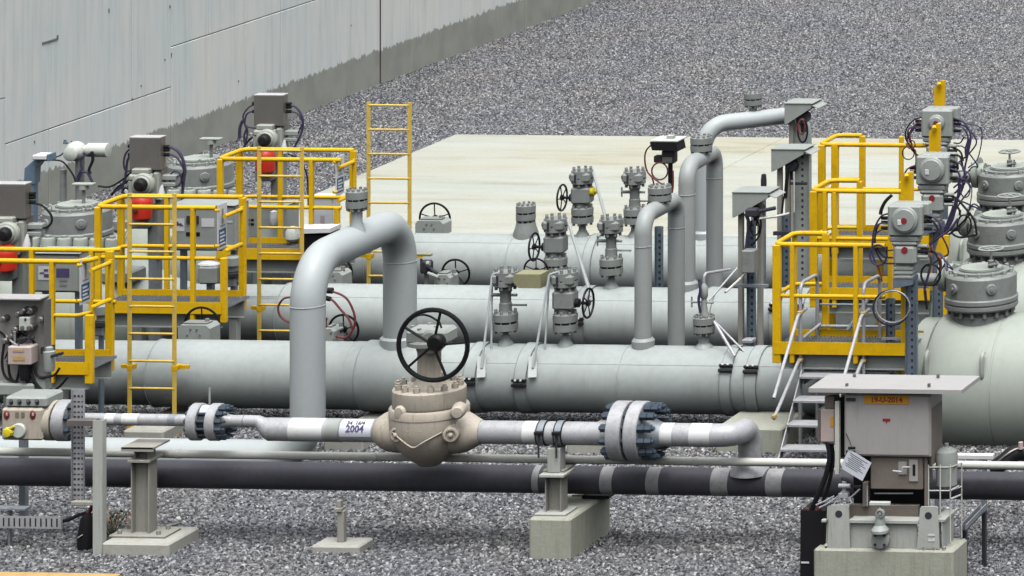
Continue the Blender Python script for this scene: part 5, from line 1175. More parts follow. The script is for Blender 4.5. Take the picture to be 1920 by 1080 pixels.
# big flange pair
ZF = ZV(808, 1183, YG)
flange_x(1154, 1181, .295); flange_x(1187, 1212, .295)
T.part('gasket_ring', MB().lathe((gx(1181), YG, ZF), (1, 0, 0), [(.23, 0), (.23, gx(1187) - gx(1181))], 32), 'ink')
for i in range(12):
    a = 2 * PI * (i + .35) / 12; yy, zz = YG + math.cos(a) * .245, ZF + math.sin(a) * .245
    T.part('bolt', MB().cyl((gx(1140), yy, zz), (gx(1243), yy, zz), .022, n=10).cyl((gx(1212), yy, zz), (gx(1225), yy, zz), .042, n=6).cyl((gx(1226), yy, zz), (gx(1238), yy, zz), .040, n=6).cyl((gx(1143), yy, zz), (gx(1154), yy, zz), .042, n=6), 'boltblue')
T.part('weld_neck', MB().lathe((gx(1212), YG, ZC), (1, 0, 0), [(.21, 0), (.14, gx(1232) - gx(1212)), (RG, gx(1244) - gx(1212))], 28), 'galvd'); T.part('weld_neck', MB().lathe((gx(1154), YG, ZC), (-1, 0, 0), [(.20, 0), (.135, .06), (RG, .12)], 28), 'galv')
xe = XU(1405, -4.62)
T.part('elbow', MB().tube(fillet([(gx(1243), YG, ZC), (xe, YG, ZC), (xe, -4.62, ZC), (xe, -4.6, zd)], .19, 8), RG, 28), 'galv', ang=60)
T.part('weldolet', MB().lathe((xe, -4.6, zd + .09), (0, 0, 1), [(.20, 0), (.185, .05), (.14, .10), (RG + .004, .15)], 28), 'galv', ang=60)
# left end flanges
ZF = ZV(788, 115, YG)
flange_x(112, 135, .205); flange_x(90, 108, .20, 'beige'); T.part('gasket_ring', MB().lathe((gx(108), YG, ZF), (1, 0, 0), [(.15, 0), (.15, gx(112) - gx(108))], 24), 'ink')
for i in range(8):
    a = 2 * PI * (i + .5) / 8; yy, zz = YG + math.cos(a) * .165, ZF + math.sin(a) * .165
    T.part('bolt', MB().cyl((gx(84), yy, zz), (gx(148), yy, zz), .018, n=8).cyl((gx(135), yy, zz), (gx(144), yy, zz), .034, n=6), 'boltblue')

# ---- beige gate valve with the big black wheel
zc = ZC; T = Thing('handwheel_valve', 'beige cast valve in the galvanized front pipe under a big black handwheel', 'valve', (gx(805), YG, zc))
xc = gx(805); V = lambda v: ZV(v, 805, YG)
zb = V(865); prof = [(.10, V(871)), (.13, V(866)), (.19, V(858)), (.265, V(845)), (.33, V(828)), (.365, V(812)), (.380, V(797)), (.380, V(780)), (.378, V(770))]
T.part('valve_bowl', MB().lathe((xc, YG, 0), (0, 0, 1), prof, 48), 'beige', ang=60)
T.part('inlet_hub', MB().lathe((gx(806), YG, zc), (-1, 0, 0), [(.22, 0), (.215, .30), (.205, .40), (.18, .46), (.145, .51), (.122, .545)], 36), 'beige', ang=60)
T.part('outlet_hub', MB().lathe((gx(806), YG, zc), (1, 0, 0), [(.22, 0), (.215, .28), (.20, .38), (.17, .44), (.14, .49), (.122, .53)], 36), 'beige', ang=60)
bf = MB().lathe((xc, YG, 0), (0, 0, 1), [(.36, V(778)), (.385, V(775)), (.385, V(762)), (.375, V(759))], 48)
T.part('body_flange', bf, 'beige'); T.part('flange_gap', MB().cyl((xc, YG, V(760)), (xc, YG, V(755)), .345, n=40), 'brown')
T.part('bonnet_flange', MB().lathe((xc, YG, 0), (0, 0, 1), [(.345, V(757)), (.352, V(754)), (.352, V(727)), (.340, V(724)), (.15, V(723))], 48), 'beige')
for i in range(14):
    a = 2 * PI * (i + .5) / 14; p = Vector((xc + math.cos(a) * .30, YG + math.sin(a) * .30, 0))
    T.part('stud_nut', MB().cyl(p + Vector((0, 0, V(724))), p + Vector((0, 0, V(715))), .034, n=6).cyl(p + Vector((0, 0, V(716))), p + Vector((0, 0, V(711))), .020, n=8), 'beige')
T.part('yoke', MB().lathe((xc, YG, 0), (0, 0, 1), [(.17, V(724)), (.13, V(712)), (.115, V(705)), (.115, V(660)), (.13, V(650)), (.17, V(641)), (.17, V(636))], 24), 'beige')
T.part('packing_gland', MB().lathe((xc + .01, YG - .02, 0), (0, 0, 1), [(.07, V(712)), (.07, V(700)), (.05, V(698))], 16), 'brown')
gb = MB().box((xc + .03, YG - .01, V(627)), (.42, .30, .15), .03).lathe((xc + .08, YG - .10, V(636)), (0, -1, 0), [(.125, 0), (.125, .05), (.10, .07)], 24).nuts((xc - .05, YG, V(618)), (0, 0, 1), .12, 4, .022, 0, .04)
T.part('gear_unit', gb, 'lightgrey'); T.part('gear_unit_foot', MB().lathe((xc, YG, 0), (0, 0, 1), [(.12, V(648)), (.215, V(645)), (.215, V(638)), (.16, V(634))], 28), 'lightgrey')
YW = YG - .28; cw = W(812, 647, YW); sw = SC(812, YW)
handwheel(T, cw, (0, -1, 0), 66 / sw, .025, 5, .07, hub=.0, dish=.0)
T.part('wheel_boss', MB().lathe(W(819, 642, YW) + Vector((0, .10, 0)), (0, -1, 0), [(.05, 0), (.05, .06), (.085, .07), (.085, .14), (.06, .16), (0, .165)], 22), 'wheel')
T.part('dished_rib', MB().tube([W(771 + i * 4.4, 597 - 10 * math.sin(PI * i / 12) + i * .6, YW + .05) for i in range(13)] + [W(828, 615, YW + .03)], .010, 6), 'wheel')
for u, v in ((756, 772), (856, 772), (747, 815), (843, 815)):
    q = W(u, v, YG - .30); p = Vector((q.x, YG - .25, q.z)); d = Vector((.25 * (1 if u > 800 else -1), -1, 0)).normalized()
    if v > 800: T.part('drain_boss', MB().lathe(p - d * .06, d, [(.080, 0), (.076, .125), (.066, .135), (.050, .136), (.047, .118), (.022, .119), (.022, .15), (.010, .16)], 22), 'beige')
    else: T.part('lifting_boss', MB().lathe(p - d * .06, d, [(.075, 0), (.068, .14), (.050, .165), (0, .17)], 22), 'beige')
T.part('cast_rib', MB().tube(curve([(xc - .26, YG - .295, V(796)), (xc - .10, YG - .372, V(812)), (xc, YG - .372, V(822)), (xc + .10, YG - .372, V(812)), (xc + .26, YG - .295, V(796))]), .008, 6), 'beige')
for i, w_ in enumerate((.10, .07, .11)): T.part('cast_letter_line', MB().box((xc, YG - .374, V(782 + i * 5)), (w_ * 1.3, .006, .010), .002), 'beige')

# ================================================================ PEDESTALS AND FRONT SMALL THINGS
def hcol(mb, x, Y, w_, d, z0, z1, t=.012):
    return mb.bx(x - w_ / 2, x - w_ / 2 + t, Y - d / 2, Y + d / 2, z0, z1).bx(x + w_ / 2 - t, x + w_ / 2, Y - d / 2, Y + d / 2, z0, z1).bx(x - w_ / 2 + t, x + w_ / 2 - t, Y - t / 2, Y + t / 2, z0, z1)
Yp = -5.05; x = XU(270, Yp)
T = Thing('pipe_pedestal', 'steel pedestal on a low wide concrete foot, its flat top plate carrying nothing', 'pedestal', (x, Yp, 0), 'steel pedestals under the front pipes')
T.part('concrete_foot', MB().bx(XU(190, -5.4), XU(316, -5.4), -5.4, -4.75, -.1, .13, .02), 'paleconc')
col = hcol(MB(), x, Yp, .19, .16, .15, ZV(862, 270, Yp)); T.part('column', col, 'steel')
T.part('base_plate', MB().bx(x - .28, x + .30, Yp - .17, Yp + .17, .131, .152, .004), 'steel')
for dx in (-.2, .2):
    for dy in (-.1, .1): T.part('anchor_bolt', MB().cyl((x + dx, Yp + dy, .15), (x + dx, Yp + dy, .19), .022, n=6), 'steel')
T.part('cap_plate', MB().bx(x - .11, x + .12, Yp - .13, Yp + .16, ZV(862, 270, Yp), ZV(857, 270, Yp), .003), 'steel')
T.part('head_box', hcol(MB(), x + .01, Yp, .15, .14, ZV(857, 270, Yp), ZV(836, 270, Yp)), 'steel'); T.part('top_plate', MB().bx(x - .16, x + .17, Yp - .15, Yp + .2, ZV(836, 270, Yp), ZV(832, 270, Yp), .003).bx(x - .16, x + .17, Yp - .15, Yp - .14, ZV(840, 270, Yp), ZV(832, 270, Yp)), 'steel')
xm = XU(1043, Yp)
T = Thing('pipe_pedestal', 'steel pedestal on a tall concrete block, clamping the galvanized pipe', 'pedestal', (xm, Yp, 0), 'steel pedestals under the front pipes')
T.part('concrete_block', MB().bx(XU(991, -5.3), XU(1069, -5.3), -5.3, -4.25, -.1, .41, .02), 'concrete')
T.part('rubber_pad', MB().bx(xm + .06, xm + .34, -4.55, -4.30, .411, .445, .006), 'black')
T.part('base_plate', MB().bx(xm - .16, xm + .16, Yp - .16, Yp + .16, .411, .43, .004), 'skid')
T.part('column', hcol(MB(), xm, Yp, .165, .16, .43, ZV(889, 1043, Yp)), 'steel'); T.part('cap_plate', MB().bx(xm - .12, xm + .13, Yp - .14, Yp + .16, ZV(889, 1043, Yp), ZV(884, 1043, Yp), .003), 'skid')
T.part('saddle_post', MB().bx(xm - .07, xm + .06, Yp - .06, Yp + .09, ZV(884, 1043, Yp), ZC - RG - .012, .006), 'skid'); T.part('rail_bracket', MB().bx(xm - .12, xm - .07, Yp - .02, Yp + .2, zr - .075, zr - .04).bx(xm - .12, xm + .1, Yp - .04, Yp + .26, zr - .055, zr - .042), 'steel')
for u in (1020, 1053):
    xx = XU(u, YG)
    T.part('clamp_strap', MB().lathe((xx - .035, YG, ZC), (1, 0, 0), [(RG + .002, 0), (RG + .010, 0), (RG + .010, .07), (RG + .002, .07)], 32), 'galvd')
    T.part('clamp_edge', MB().lathe((xx - .042, YG, ZC), (1, 0, 0), [(RG + .001, 0), (RG + .014, 0), (RG + .014, .009), (RG + .001, .009)], 32).lathe((xx + .033, YG, ZC), (1, 0, 0), [(RG + .001, 0), (RG + .014, 0), (RG + .014, .009), (RG + .001, .009)], 32), 'black')
    T.part('clamp_lug', MB().bx(xx - .04, xx + .04, YG - RG - .05, YG - RG - .005, ZC + .015, ZC + .05, .005), 'black'); T.part('tie_bolt', MB().cyl((xx, YG - RG - .02, ZC - RG - .10), (xx, YG - RG - .02, ZC + .02), .010, n=8), 'ink')
x2 = XU(1070, -4.7); T = Thing('stub_post', 'short grey post just behind the pedestal with the tall concrete block', 'post', (x2, -4.45, 0)); T.part('post', MB().bx(x2 - .05, x2 + .05, -4.42, -4.34, 0.41, ZV(888, 1070, -4.4), .004), 'steel'); T.part('foot', MB().bx(x2 - .08, x2 + .08, -4.46, -4.30, .411, .425), 'steel')
ps = XU(634, -5.1)
T = Thing('stub_stand', 'short empty stub stand on a thin square concrete pad alone in the gravel', 'stand', (ps, -5.05, 0))
T.part('concrete_pad', MB().bx(XU(583, -5.2), XU(673, -5.2), -5.2, -4.86, -.1, .075, .015), 'paleconc'); T.part('post', MB().bx(ps - .03, ps + .04, -5.06, -4.99, .075, ZV(957, 634, -5.03), .004), 'steel')
T.part('top_bracket', MB().bx(ps - .055, ps + .02, -5.08, -4.98, ZV(958, 634, -5.03), ZV(951, 634, -5.03), .004).bx(ps - .04, ps + .005, -5.05, -5.0, ZV(951, 634, -5.03), ZV(938, 634, -5.03), .004), 'steel')
# slim steel post left with cross arm
xp = XU(184, -5.35); T = Thing('cable_post', 'slim grey steel post with a short cross arm beside the upright cable tray', 'post', (xp, -5.35, 0))
T.part('post', MB().bx(xp - .05, xp + .05, -5.36, -5.35, -.05, ZV(788, 184, -5.35)).bx(xp + .04, xp + .05, -5.35, -5.28, -.05, ZV(788, 184, -5.35)), 'skid'); 
T.part('cross_arm', MB().bx(XU(125, -5.35), XU(178, -5.35), -5.349, -5.25, ZV(799, 150, -5.35), ZV(788, 150, -5.35), .004), 'stain'); T.part('lower_arm', MB().bx(XU(133, -5.35), XU(180, -5.35), -5.349, -5.27, ZV(948, 150, -5.35), ZV(941, 150, -5.35), .004), 'steel')
def tray(T, x0, x1, Y, z0, z1, vertical=True):
    T.part('tray_plate', MB().bx(x0, x1, Y, Y + .004, z0, z1).bx(x0, x0 + .004, Y - .03, Y, z0, z1).bx(x1 - .004, x1, Y - .03, Y, z0, z1), 'galv')
    h = MB(); rr = random.Random(3)
    if vertical:
        z = z0 + .03; k = 0
        while z < z1 - .05:
            for j in range(3):
                cx_ = x0 + (x1 - x0) * (j + .6) / 3.2
                h.bx(cx_ - .012, cx_ + .012, Y - .002, Y - .0005, z, z + (.014 if k % 2 else .022))
            z += .052; k += 1
    else:
        xx = x0 + .03
        while xx < x1 - .03: T.part('slot', MB().bx(xx, xx + .016, Y - .002, Y - .0005, z0 + .02, z1 - .02), 'ink'); xx += .055
    if vertical: T.part('slot_marking', h, 'ink')
xt = XU(147, -5.15); T = Thing('cable_tray', 'upright perforated cable tray passing in front of the galvanized pipe', 'cable tray', (xt, -5.15, 0), 'perforated cable trays'); tray(T, XU(136, -5.2), XU(159, -5.2), -5.2, ZV(945, 147, -5.2), ZV(730, 147, -5.2))
T = Thing('cable_tray', 'long perforated cable tray lying level just above the gravel', 'cable tray', (XU(60, -5.2), -5.2, 0), 'perforated cable trays'); tray(T, XU(-120, -5.2), XU(117, -5.2), -5.2, ZV(991, 60, -5.2), ZV(968, 60, -5.2), False)
T.part('tray_cover', MB().bx(XU(-120, -5.2), XU(47, -5.2), -5.2, -5.08, ZV(957, 30, -5.2), ZV(954, 30, -5.2)), 'galvd'); T.part('tray_leg', MB().bx(XU(10, -5.2), XU(14, -5.2), -5.15, -5.1, 0, ZV(957, 10, -5.2)), 'galvd')
T = Thing('conduit_box', 'dark plastic conduit bundle wrapped in black sheet beside the slim post', 'conduit', (XU(163, -5.2), -5.2, 0))
T.part('black_wrap', MB().lathe((XU(163, -5.15), -5.15, 0), (0.05, 0, 1), [(.09, -.02), (.10, .10), (.085, .22), (.075, .30), (.05, .345), (.02, .35)], 12), 'black'); T.part('cable_end', MB().tube(curve([W(116, 978, -5.15), W(132, 973, -5.15), W(147, 966, -5.15), W(160, 962, -5.15)]), .018, 8), 'black')
T.part('cable_end', MB().tube(curve([W(165, 962, -5.15), W(170, 955, -5.15), W(176, 944, -5.2)]), .022, 8), 'redcable'); T.part('white_tag', MB().beam(W(146, 1008, -5.26), W(154, 1003, -5.26), .02, .006), 'white')
# weed
def weed():
    T = Thing('weed', 'dusty green weed with dry brown tips growing beside the slim steel post', 'plant', (XU(212, -4.95), -4.95, 0))
    rr = random.Random(11)
    for m, n, zz in (('leaf', 150, (.02, .30)), ('dryleaf', 30, (.18, .36))):
        mb = MB()
        for i in range(n):
            a = rr.uniform(0, 2 * PI); d = rr.uniform(.0, .17); z = rr.uniform(*zz)
            c = Vector((XU(212, -4.95) + math.cos(a) * d + (.08 if m == 'dryleaf' else 0), -4.95 + math.sin(a) * d * .7, z)); l = rr.uniform(.02, .045)
            q = Matrix.Rotation(rr.uniform(0, 6), 3, 'Z') @ Matrix.Rotation(rr.uniform(-1.2, 1.2), 3, 'X')
            mb.add([c + q @ Vector((-l * .3, 0, 0)), c + q @ Vector((0, -l, .2 * l)), c + q @ Vector((l * .3, 0, 0)), c + q @ Vector((0, l, .3 * l))], [(0, 1, 2, 3)])
        T.part('foliage' if m == 'leaf' else 'dry_foliage', mb, m)
    st = MB()
    for i in range(9):
        a = i * .7; st.tube(curve([(XU(212, -4.95), -4.95, 0), (XU(212, -4.95) + math.cos(a) * .05, -4.95 + math.sin(a) * .05, .15), (XU(212, -4.95) + math.cos(a) * .14, -4.95 + math.sin(a) * .1, .30)], 4), .004, 5)
    T.part('stem', st, 'leaf')
weed()
T = Thing('timber_beam', 'tan timber edge just showing at the bottom of the picture', 'timber', (XU(60, -6.2), -6.2, 0)); T.part('beam', MB().bx(XU(-300, -6.3), XU(216, -6.3), -6.55, -6.19, -.02, .05, .008), 'wood')
# buried channel covers right behind the dark pipe
for u0, u1, v, lb in ((1075, 1140, 932, 'short grey channel piece half sunk in gravel behind the tall concrete block'),):
    p = GZ((u0 + u1) / 2, v, .03); x0, x1 = XU(u0, p.y), XU(u1, p.y)
    single('cable_channel', lb, 'channel', MB().bx(x0, x1, p.y - .05, p.y + .16, -.03,   .035, .006), 'steel', ((x0 + x1) / 2, p.y, 0))

# ================================================================ OPEN CONTROL PANEL AND BEIGE SWITCH ACTUATOR (LEFT FOREGROUND)
Y = -4.55; V2 = lambda u, v: W(u, v, Y)
T = Thing('instrument_rack', 'open instrument rack crammed with tubes and fittings under a pale canopy', 'rack', (XU(40, Y), Y, 0))
a, b_ = W(-60, 716, Y), W(90, 562, Y)
T.part('back_plate', MB().bx(a.x, b_.x, Y + .06, Y + .07, a.z, b_.z), 'cabinet'); T.part('side_plate', MB().bx(b_.x - .012, b_.x, Y - .06, Y + .06, a.z + .12, b_.z), 'stain')
T.part('canopy', MB().bx(a.x, XU(84, Y), Y - .10, Y + .10, b_.z + .01, b_.z + .035, .006), 'roof')
T.part('stand', MB().bx(XU(18, Y), XU(30, Y), Y + .18, Y + .25, 0, b_.z - .1), 'galvd')
rr = random.Random(5)
T.part('junction_box', MB().bx(XU(27, Y), XU(71, Y), Y - .14, Y + .02, ZV(679, 50, Y), ZV(644, 50, Y), .012), 'pink'); T.part('box_label', MB().bx(XU(38, Y), XU(60, Y), Y - .145, Y - .141, ZV(670, 50, Y), ZV(662, 50, Y)).bx(XU(38, Y), XU(58, Y), Y - .145, Y - .141, ZV(654, 50, Y), ZV(650, 50, Y)), 'wood')
T.part('solenoid_block', MB().bx(XU(40, Y), XU(61, Y), Y - .06, Y + .12, ZV(619, 50, Y), ZV(592, 50, Y), .012), 'pale')
for u, v in ((42, 584), (55, 583), (44, 614), (56, 614), (32, 590), (27, 619), (4, 599), (9, 640), (20, 632), (75, 600)):
    T.part('fitting', MB().lathe(W(u, v, Y - .04), (0, -1, 0), [(.034, -.12), (.034, 0), (.022, .01), (.022, .03), (.012, .032)], 12), 'stain')
for k in range(15):
    u0, v0 = rr.uniform(-5, 66), rr.uniform(575, 640); u1, v1 = rr.uniform(-5, 80), v0 + rr.uniform(15, 70)
    T.part('tubing', MB().tube(curve([W(u0, v0, Y + rr.uniform(-.1, .1)), W((u0 + u1) / 2 + rr.uniform(-14, 14), (v0 + v1) / 2 + rr.uniform(-14, 14), Y + rr.uniform(-.12, .1)), W(u1, v1, Y + .1)]), rr.choice((.007, .010, .012)), 6), rr.choice(('black', 'black', 'galv', 'stain', 'ink')))
T.part('filter_bowl', MB().lathe(W(92, 690, Y - .02), (0, 0, 1), [(0, -.04), (.05, -.03), (.058, 0), (.058, .17), (.04, .18), (.04, .21), (.02, .22)], 18), 'lightgrey'); T.part('filter_bracket', MB().bx(XU(76, Y), XU(90, Y), Y, Y + .14, ZV(664, 85, Y), ZV(652, 85, Y)).cyl(W(96, 668, Y - .05), W(118, 662, Y - .1), .016, n=8), 'ink')
for pts in ([(44, 680), (42, 700), (48, 712), (60, 726), (76, 735)], [(50, 680), (52, 704), (62, 720), (80, 734), (98, 730)], [(56, 680), (58, 700), (70, 722), (88, 736), (110, 726), (128, 706)], [(38, 680), (34, 704), (28, 716), (10, 706), (4, 680), (8, 640)], [(62, 680), (72, 706), (100, 704), (112, 690)], [(20, 640), (16, 680), (20, 708), (34, 720)]):
    T.part('cable', MB().tube(curve([W(u, v, Y - .05) for u, v in pts]), .013, 6), 'black')
T.part('cable_bundle', MB().lathe(W(48, 712, Y - .05), (0, 0, 1), [(.05, 0), (.062, .06), (.062, .16), (.05, .19)], 12), 'black')
T.part('base_tray', MB().bx(a.x, XU(70, Y), Y - .08, Y + .18, ZV(740, 40, Y), ZV(716, 40, Y), .02), 'lightgrey'); T.part('terminal_box', MB().bx(XU(70, Y), XU(88, Y), Y - .04, Y + .1, ZV(732, 80, Y), ZV(708, 80, Y), .008), 'lightgrey')
Y = -5.0
T = Thing('switch_actuator', 'squarish beige switch box with two red dials and a yellow lever', 'actuator', (XU(42, Y), Y, 0))
T.part('lower_case', MB().bx(XU(2, Y - .2), XU(79, Y - .2), Y - .2, Y + .18, ZV(826, 40, Y - .2), ZV(766, 40, Y - .2), .02), 'beige')
T.part('upper_case', MB().bx(XU(9, Y - .17), XU(87, Y - .17), Y - .17, Y + .18, ZV(764.5, 40, Y - .17), ZV(744, 40, Y - .17), .02), 'lightgrey')
for u in (22, 38, 55, 71): T.part('case_bolt', MB().cyl(W(u, 756, Y - .16), W(u, 750, Y - .16) + Vector((0, -.03, 0)), .02, n=8), 'ink')
for u in (12.5, 61.5):
    D = T.part('dial', MB().sphere(W(u, 778, Y - .2), .032, (1, .5, 1.45), 18, 10), 'darkred'); T.part('dial_mark', MB().box(W(u, 777, Y - .219), (.018, .008, .03), .003), 'pink', parent=D)
for u in (32, 43): T.part('window', MB().bx(XU(u - 3.2, Y - .2), XU(u + 3.2, Y - .2), Y - .204, Y - .201, ZV(783, u, Y - .2), ZV(773, u, Y - .2)), 'brown')
T.part('selector_disc', MB().lathe(W(36, 807, Y - .2), (0, -1, 0), [(.075, -.01), (.075, .02), (.065, .03), (0, .032)], 24), 'pale'); T.part('lever', MB().lathe(W(17, 810, Y - .22), (0, -1, 0), [(.05, -.01), (.055, .02), (.04, .05), (0, .055)], 10).beam(W(14, 806, Y - .25), W(27, 799, Y - .24), .03, .025, .005), 'lever')
T.part('shaft_coupling', MB().lathe((XU(79, Y), Y, ZV(788, 80, Y)), (1, 0, 0), [(.12, 0), (.12, .03), (.15, .035), (.15, .05)], 24), 'ink')

# ================================================================ CABINET SKID (RIGHT FOREGROUND)
YF = -6.3
T = Thing('pump_skid', 'grey pump cabinet with a wide sloping sheet roof on a concrete plinth', 'cabinet', (XU(1665, YF), YF, 0))
C = lambda u, v, dY=0: W(u, v, YF + dY)
def cb(u0, u1, v0, v1, f, b, bev=.006, mb=None):
    mb = mb or MB(); p, r = W(u0, v1, YF + f), W(u1, v0, YF + f); return mb.bx(p.x, r.x, YF + f, YF + b, p.z, r.z, bev)
zt = .45; T.part('concrete_plinth', MB().bx(XU(1525, -6.39), XU(1787, -6.39), -6.39, -5.93, -.2, zt, .02), 'concrete')
B = T.part('cabinet_box', cb(1583, 1745, 740, 855, 0, .37, .008), 'cabinet'); T.part('cabinet_door', cb(1586, 1742, 743, 852, -.012, -.001, .004), 'cabinet', parent=B)
for v in (749, 847): T.part('hinge', cb(1586, 1603, v - 2, v + 3, -.03, -.012, .003), 'ink', parent=B)
L = T.part('name_plate', cb(1620, 1704, 742.5, 757.5, -.017, -.0125, .002), 'orange', parent=B, label='orange tag plate with dark red lettering')
c = C(1662, 750, -.0175); text(T, '19-U-2014', .072, c, FRONT, 'redlabel', 'lettering', B, .0006)
e = T.part('emblem', MB().prism([C(1655, 785, -.0165), C(1669, 785, -.0165), C(1669, 790, -.0165), C(1664, 790, -.0165), C(1662, 794, -.0165), C(1660, 790, -.0165), C(1655, 790, -.0165)], (0, .003, 0)), 'redlabel', parent=B)
rp = [C(1516, 733, -.10), C(1803, 737, -.10)]; zr1 = rp[1].z
x0, x1 = rp[0].x, rp[1].x; yb_ = YF + .50
rf = MB().bx(x0, x1, YF - .10, yb_, zr1 + .018, zr1 + .028).bx(x0, x1, YF - .102, YF - .096, zr1 - .012, zr1 + .018).bx(x1 - .006, x1, YF - .096, yb_, zr1 - .012, zr1 + .018)
R_f = T.part('roof_sheet', rf, 'roof'); 
for u, dY in ((1588, 0), (1602, .38), (1742, 0), (1759, .38)): T.part('roof_bolt', MB().cyl(W(u, 725 - dY * 45, YF + dY) , W(u, 719 - dY * 45, YF + dY), .016, n=6), 'stain', parent=R_f)
T.part('side_reflection_tint', MB().bx(XU(1745, YF), XU(1745, YF) + .004, YF + .03, YF + .35, C(0, 850).z, C(0, 744).z), 'brown', parent=B, label='cabinet side tinted brown for a tan reflection')  # thin plate added to paint a rusty tan reflection onto the cabinet side
T.part('roof_post', MB().bx(x0 + .55, x0 + .6, YF + .2, YF + .25, C(0, 741).z, zr1 + .018).bx(x1 - .55, x1 - .5, YF + .2, YF + .25, C(0, 741).z, zr1 + .018), 'cabinet')
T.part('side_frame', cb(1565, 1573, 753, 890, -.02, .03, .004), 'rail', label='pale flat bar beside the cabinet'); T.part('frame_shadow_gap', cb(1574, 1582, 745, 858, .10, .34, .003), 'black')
s_ = T.part('side_box', cb(1538, 1565, 768, 829, .02, .2, .008), 'pink'); T.part('side_box_cover', cb(1546, 1564, 743, 767, .03, .2, .006), 'brown', parent=s_); T.part('side_box_hood', MB().prism([C(1548, 742, 0), C(1562, 734, 0), C(1580, 734, 0), C(1580, 738, 0)], (0, .22, 0)), 'roof', parent=s_)
T.part('side_box_edge', cb(1533, 1538, 768, 829, .06, .2, .003), 'brown', parent=s_); T.part('side_label', cb(1557, 1563, 781, 800, .015, .019, .001), 'orange', parent=s_)
# pump housing under the box
P_ = T.part('pump_housing', cb(1632, 1730, 858, 917, .04, .36, .008), 'brown'); T.part('lock_plate', cb(1704, 1721, 862, 903, .025, .04, .004), 'cabinet', parent=P_); T.part('lock_slot', cb(1711, 1716, 871, 892, .020, .0249, .002), 'black', parent=P_); T.part('latch_handle', MB().tube(fillet([C(1706, 876, .0), C(1692, 876, -.03), C(1692, 885, -.03), C(1674, 883, -.03)], .01), .010, 8), 'galv', parent=P_); T.part('latch_plate', cb(1684, 1700, 866, 890, .028, .04, .003), 'cabinet', parent=P_)
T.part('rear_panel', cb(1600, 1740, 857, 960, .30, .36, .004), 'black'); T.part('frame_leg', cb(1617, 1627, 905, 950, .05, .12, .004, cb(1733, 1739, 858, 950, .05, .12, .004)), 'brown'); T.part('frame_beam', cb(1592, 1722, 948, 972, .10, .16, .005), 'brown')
T.part('under_rod', MB().cyl(C(1640, 925, .1), C(1712, 925, .1), .008, n=8).cyl(C(1626, 912, .02), C(1626, 948, .02), .007, n=8), 'galv')
# skid frame
def foot(u0, u1, ut0, ut1, v0):
    m = MB().prism([W(u0, 1029, -6.37), W(u1, 1029, -6.37), W(ut1, v0 + 3, -6.37), W(ut1 - 2, v0, -6.37), W(ut0 + 2, v0, -6.37), W(ut0, v0 + 3, -6.37)], (0, .02, 0)); return m
for a in ((1551, 1594, 1556, 1591, 947), (1719, 1761, 1725, 1758, 950)):
    f = T.part('lifting_plate', foot(*a), 'skid'); c = W((a[2] + a[3]) / 2 - 1, a[4] + 17, -6.372); T.part('lifting_hole', MB().cyl(c, c + Vector((0, .003, 0)), .035, n=20), 'ink', parent=f)
T.part('skid_beam', MB().bx(XU(1594, -6.33), XU(1719, -6.33), -6.33, -6.322, zt + .002, ZV(981, 1650, -6.33)).bx(XU(1592, -6.36), XU(1722, -6.36), -6.365, -6.20, ZV(981, 1650, -6.36), ZV(976, 1650, -6.36)), 'skid')
xr_ = XU(1766, -6.33); T.part('end_beam', MB().bx(xr_, xr_ + .008, -6.33, -5.98, zt + .002, ZV(978, 1766, -6.33)).bx(xr_ - .08, xr_ + .03, -6.34, -5.97, ZV(978, 1766, -6.33), ZV(974, 1766, -6.33)), 'skid')
T.part('frame_gusset', MB().prism([W(1548, 1029, -6.3), W(1556, 1029, -6.3), W(1556, 950, -6.3), W(1551, 950, -6.3)], (0, .05, 0)).box(W(1546, 976, -6.32), (.05, .05, .03), .006), 'skid')
T.part('rating_plate', MB().bx(XU(1740, -6.372), XU(1753, -6.372), -6.3735, -6.3705, ZV(1005, 1745, -6.37), ZV(1001, 1745, -6.37)).bx(XU(1740, -6.372), XU(1753, -6.372), -6.3735, -6.3705, ZV(1015, 1745, -6.37), ZV(1010, 1745, -6.37)), 'white')
for u in (1733, 1752, 1770, 1549): T.part('anchor_bolt', MB().cyl((XU(u, -6.36), -6.36 if u != 1549 else -6.34, zt), (XU(u, -6.36), -6.36, zt + .03), .018, n=6), 'steel')
# drain valve in the middle of the skid beam
c = W(1649, 1013, -6.42); D = T.part('drain_flange', MB().lathe((c.x, -6.37, c.z), (0, -1, 0), [(.088, 0), (.088, .035), (.075, .04), (0, .042)], 28), 'lightgrey'); T.part('bolt_ring', MB().nuts((c.x, -6.41, c.z), (0, -1, 0), .064, 4, .014, 0, .01, .5), 'ink', parent=D)
T.part('drain_body', MB().lathe((c.x, -6.40, 0), (0, 0, 1), [(.085, ZV(998, 1650, -6.4)), (.085, ZV(993, 1650, -6.4)), (.05, ZV(984, 1650, -6.4)), (.045, ZV(968, 1650, -6.4)), (.03, ZV(955, 1650, -6.4)), (.012, ZV(953, 1650, -6.4)), (.012, ZV(944, 1650, -6.4))], 20), 'lightgrey', parent=D)
T.part('drain_eye', MB().lathe(W(1650, 963, -6.44), (0, -1, 0), [(.042, -.02), (.042, .01), (.03, .012), (.028, -.0), (.014, .001), (.014, .015)], 18), 'lightgrey', parent=D); T.part('drain_tee_handle', MB().box(W(1650, 944, -6.4), (.205, .04, .038), .006), 'pale', parent=D)
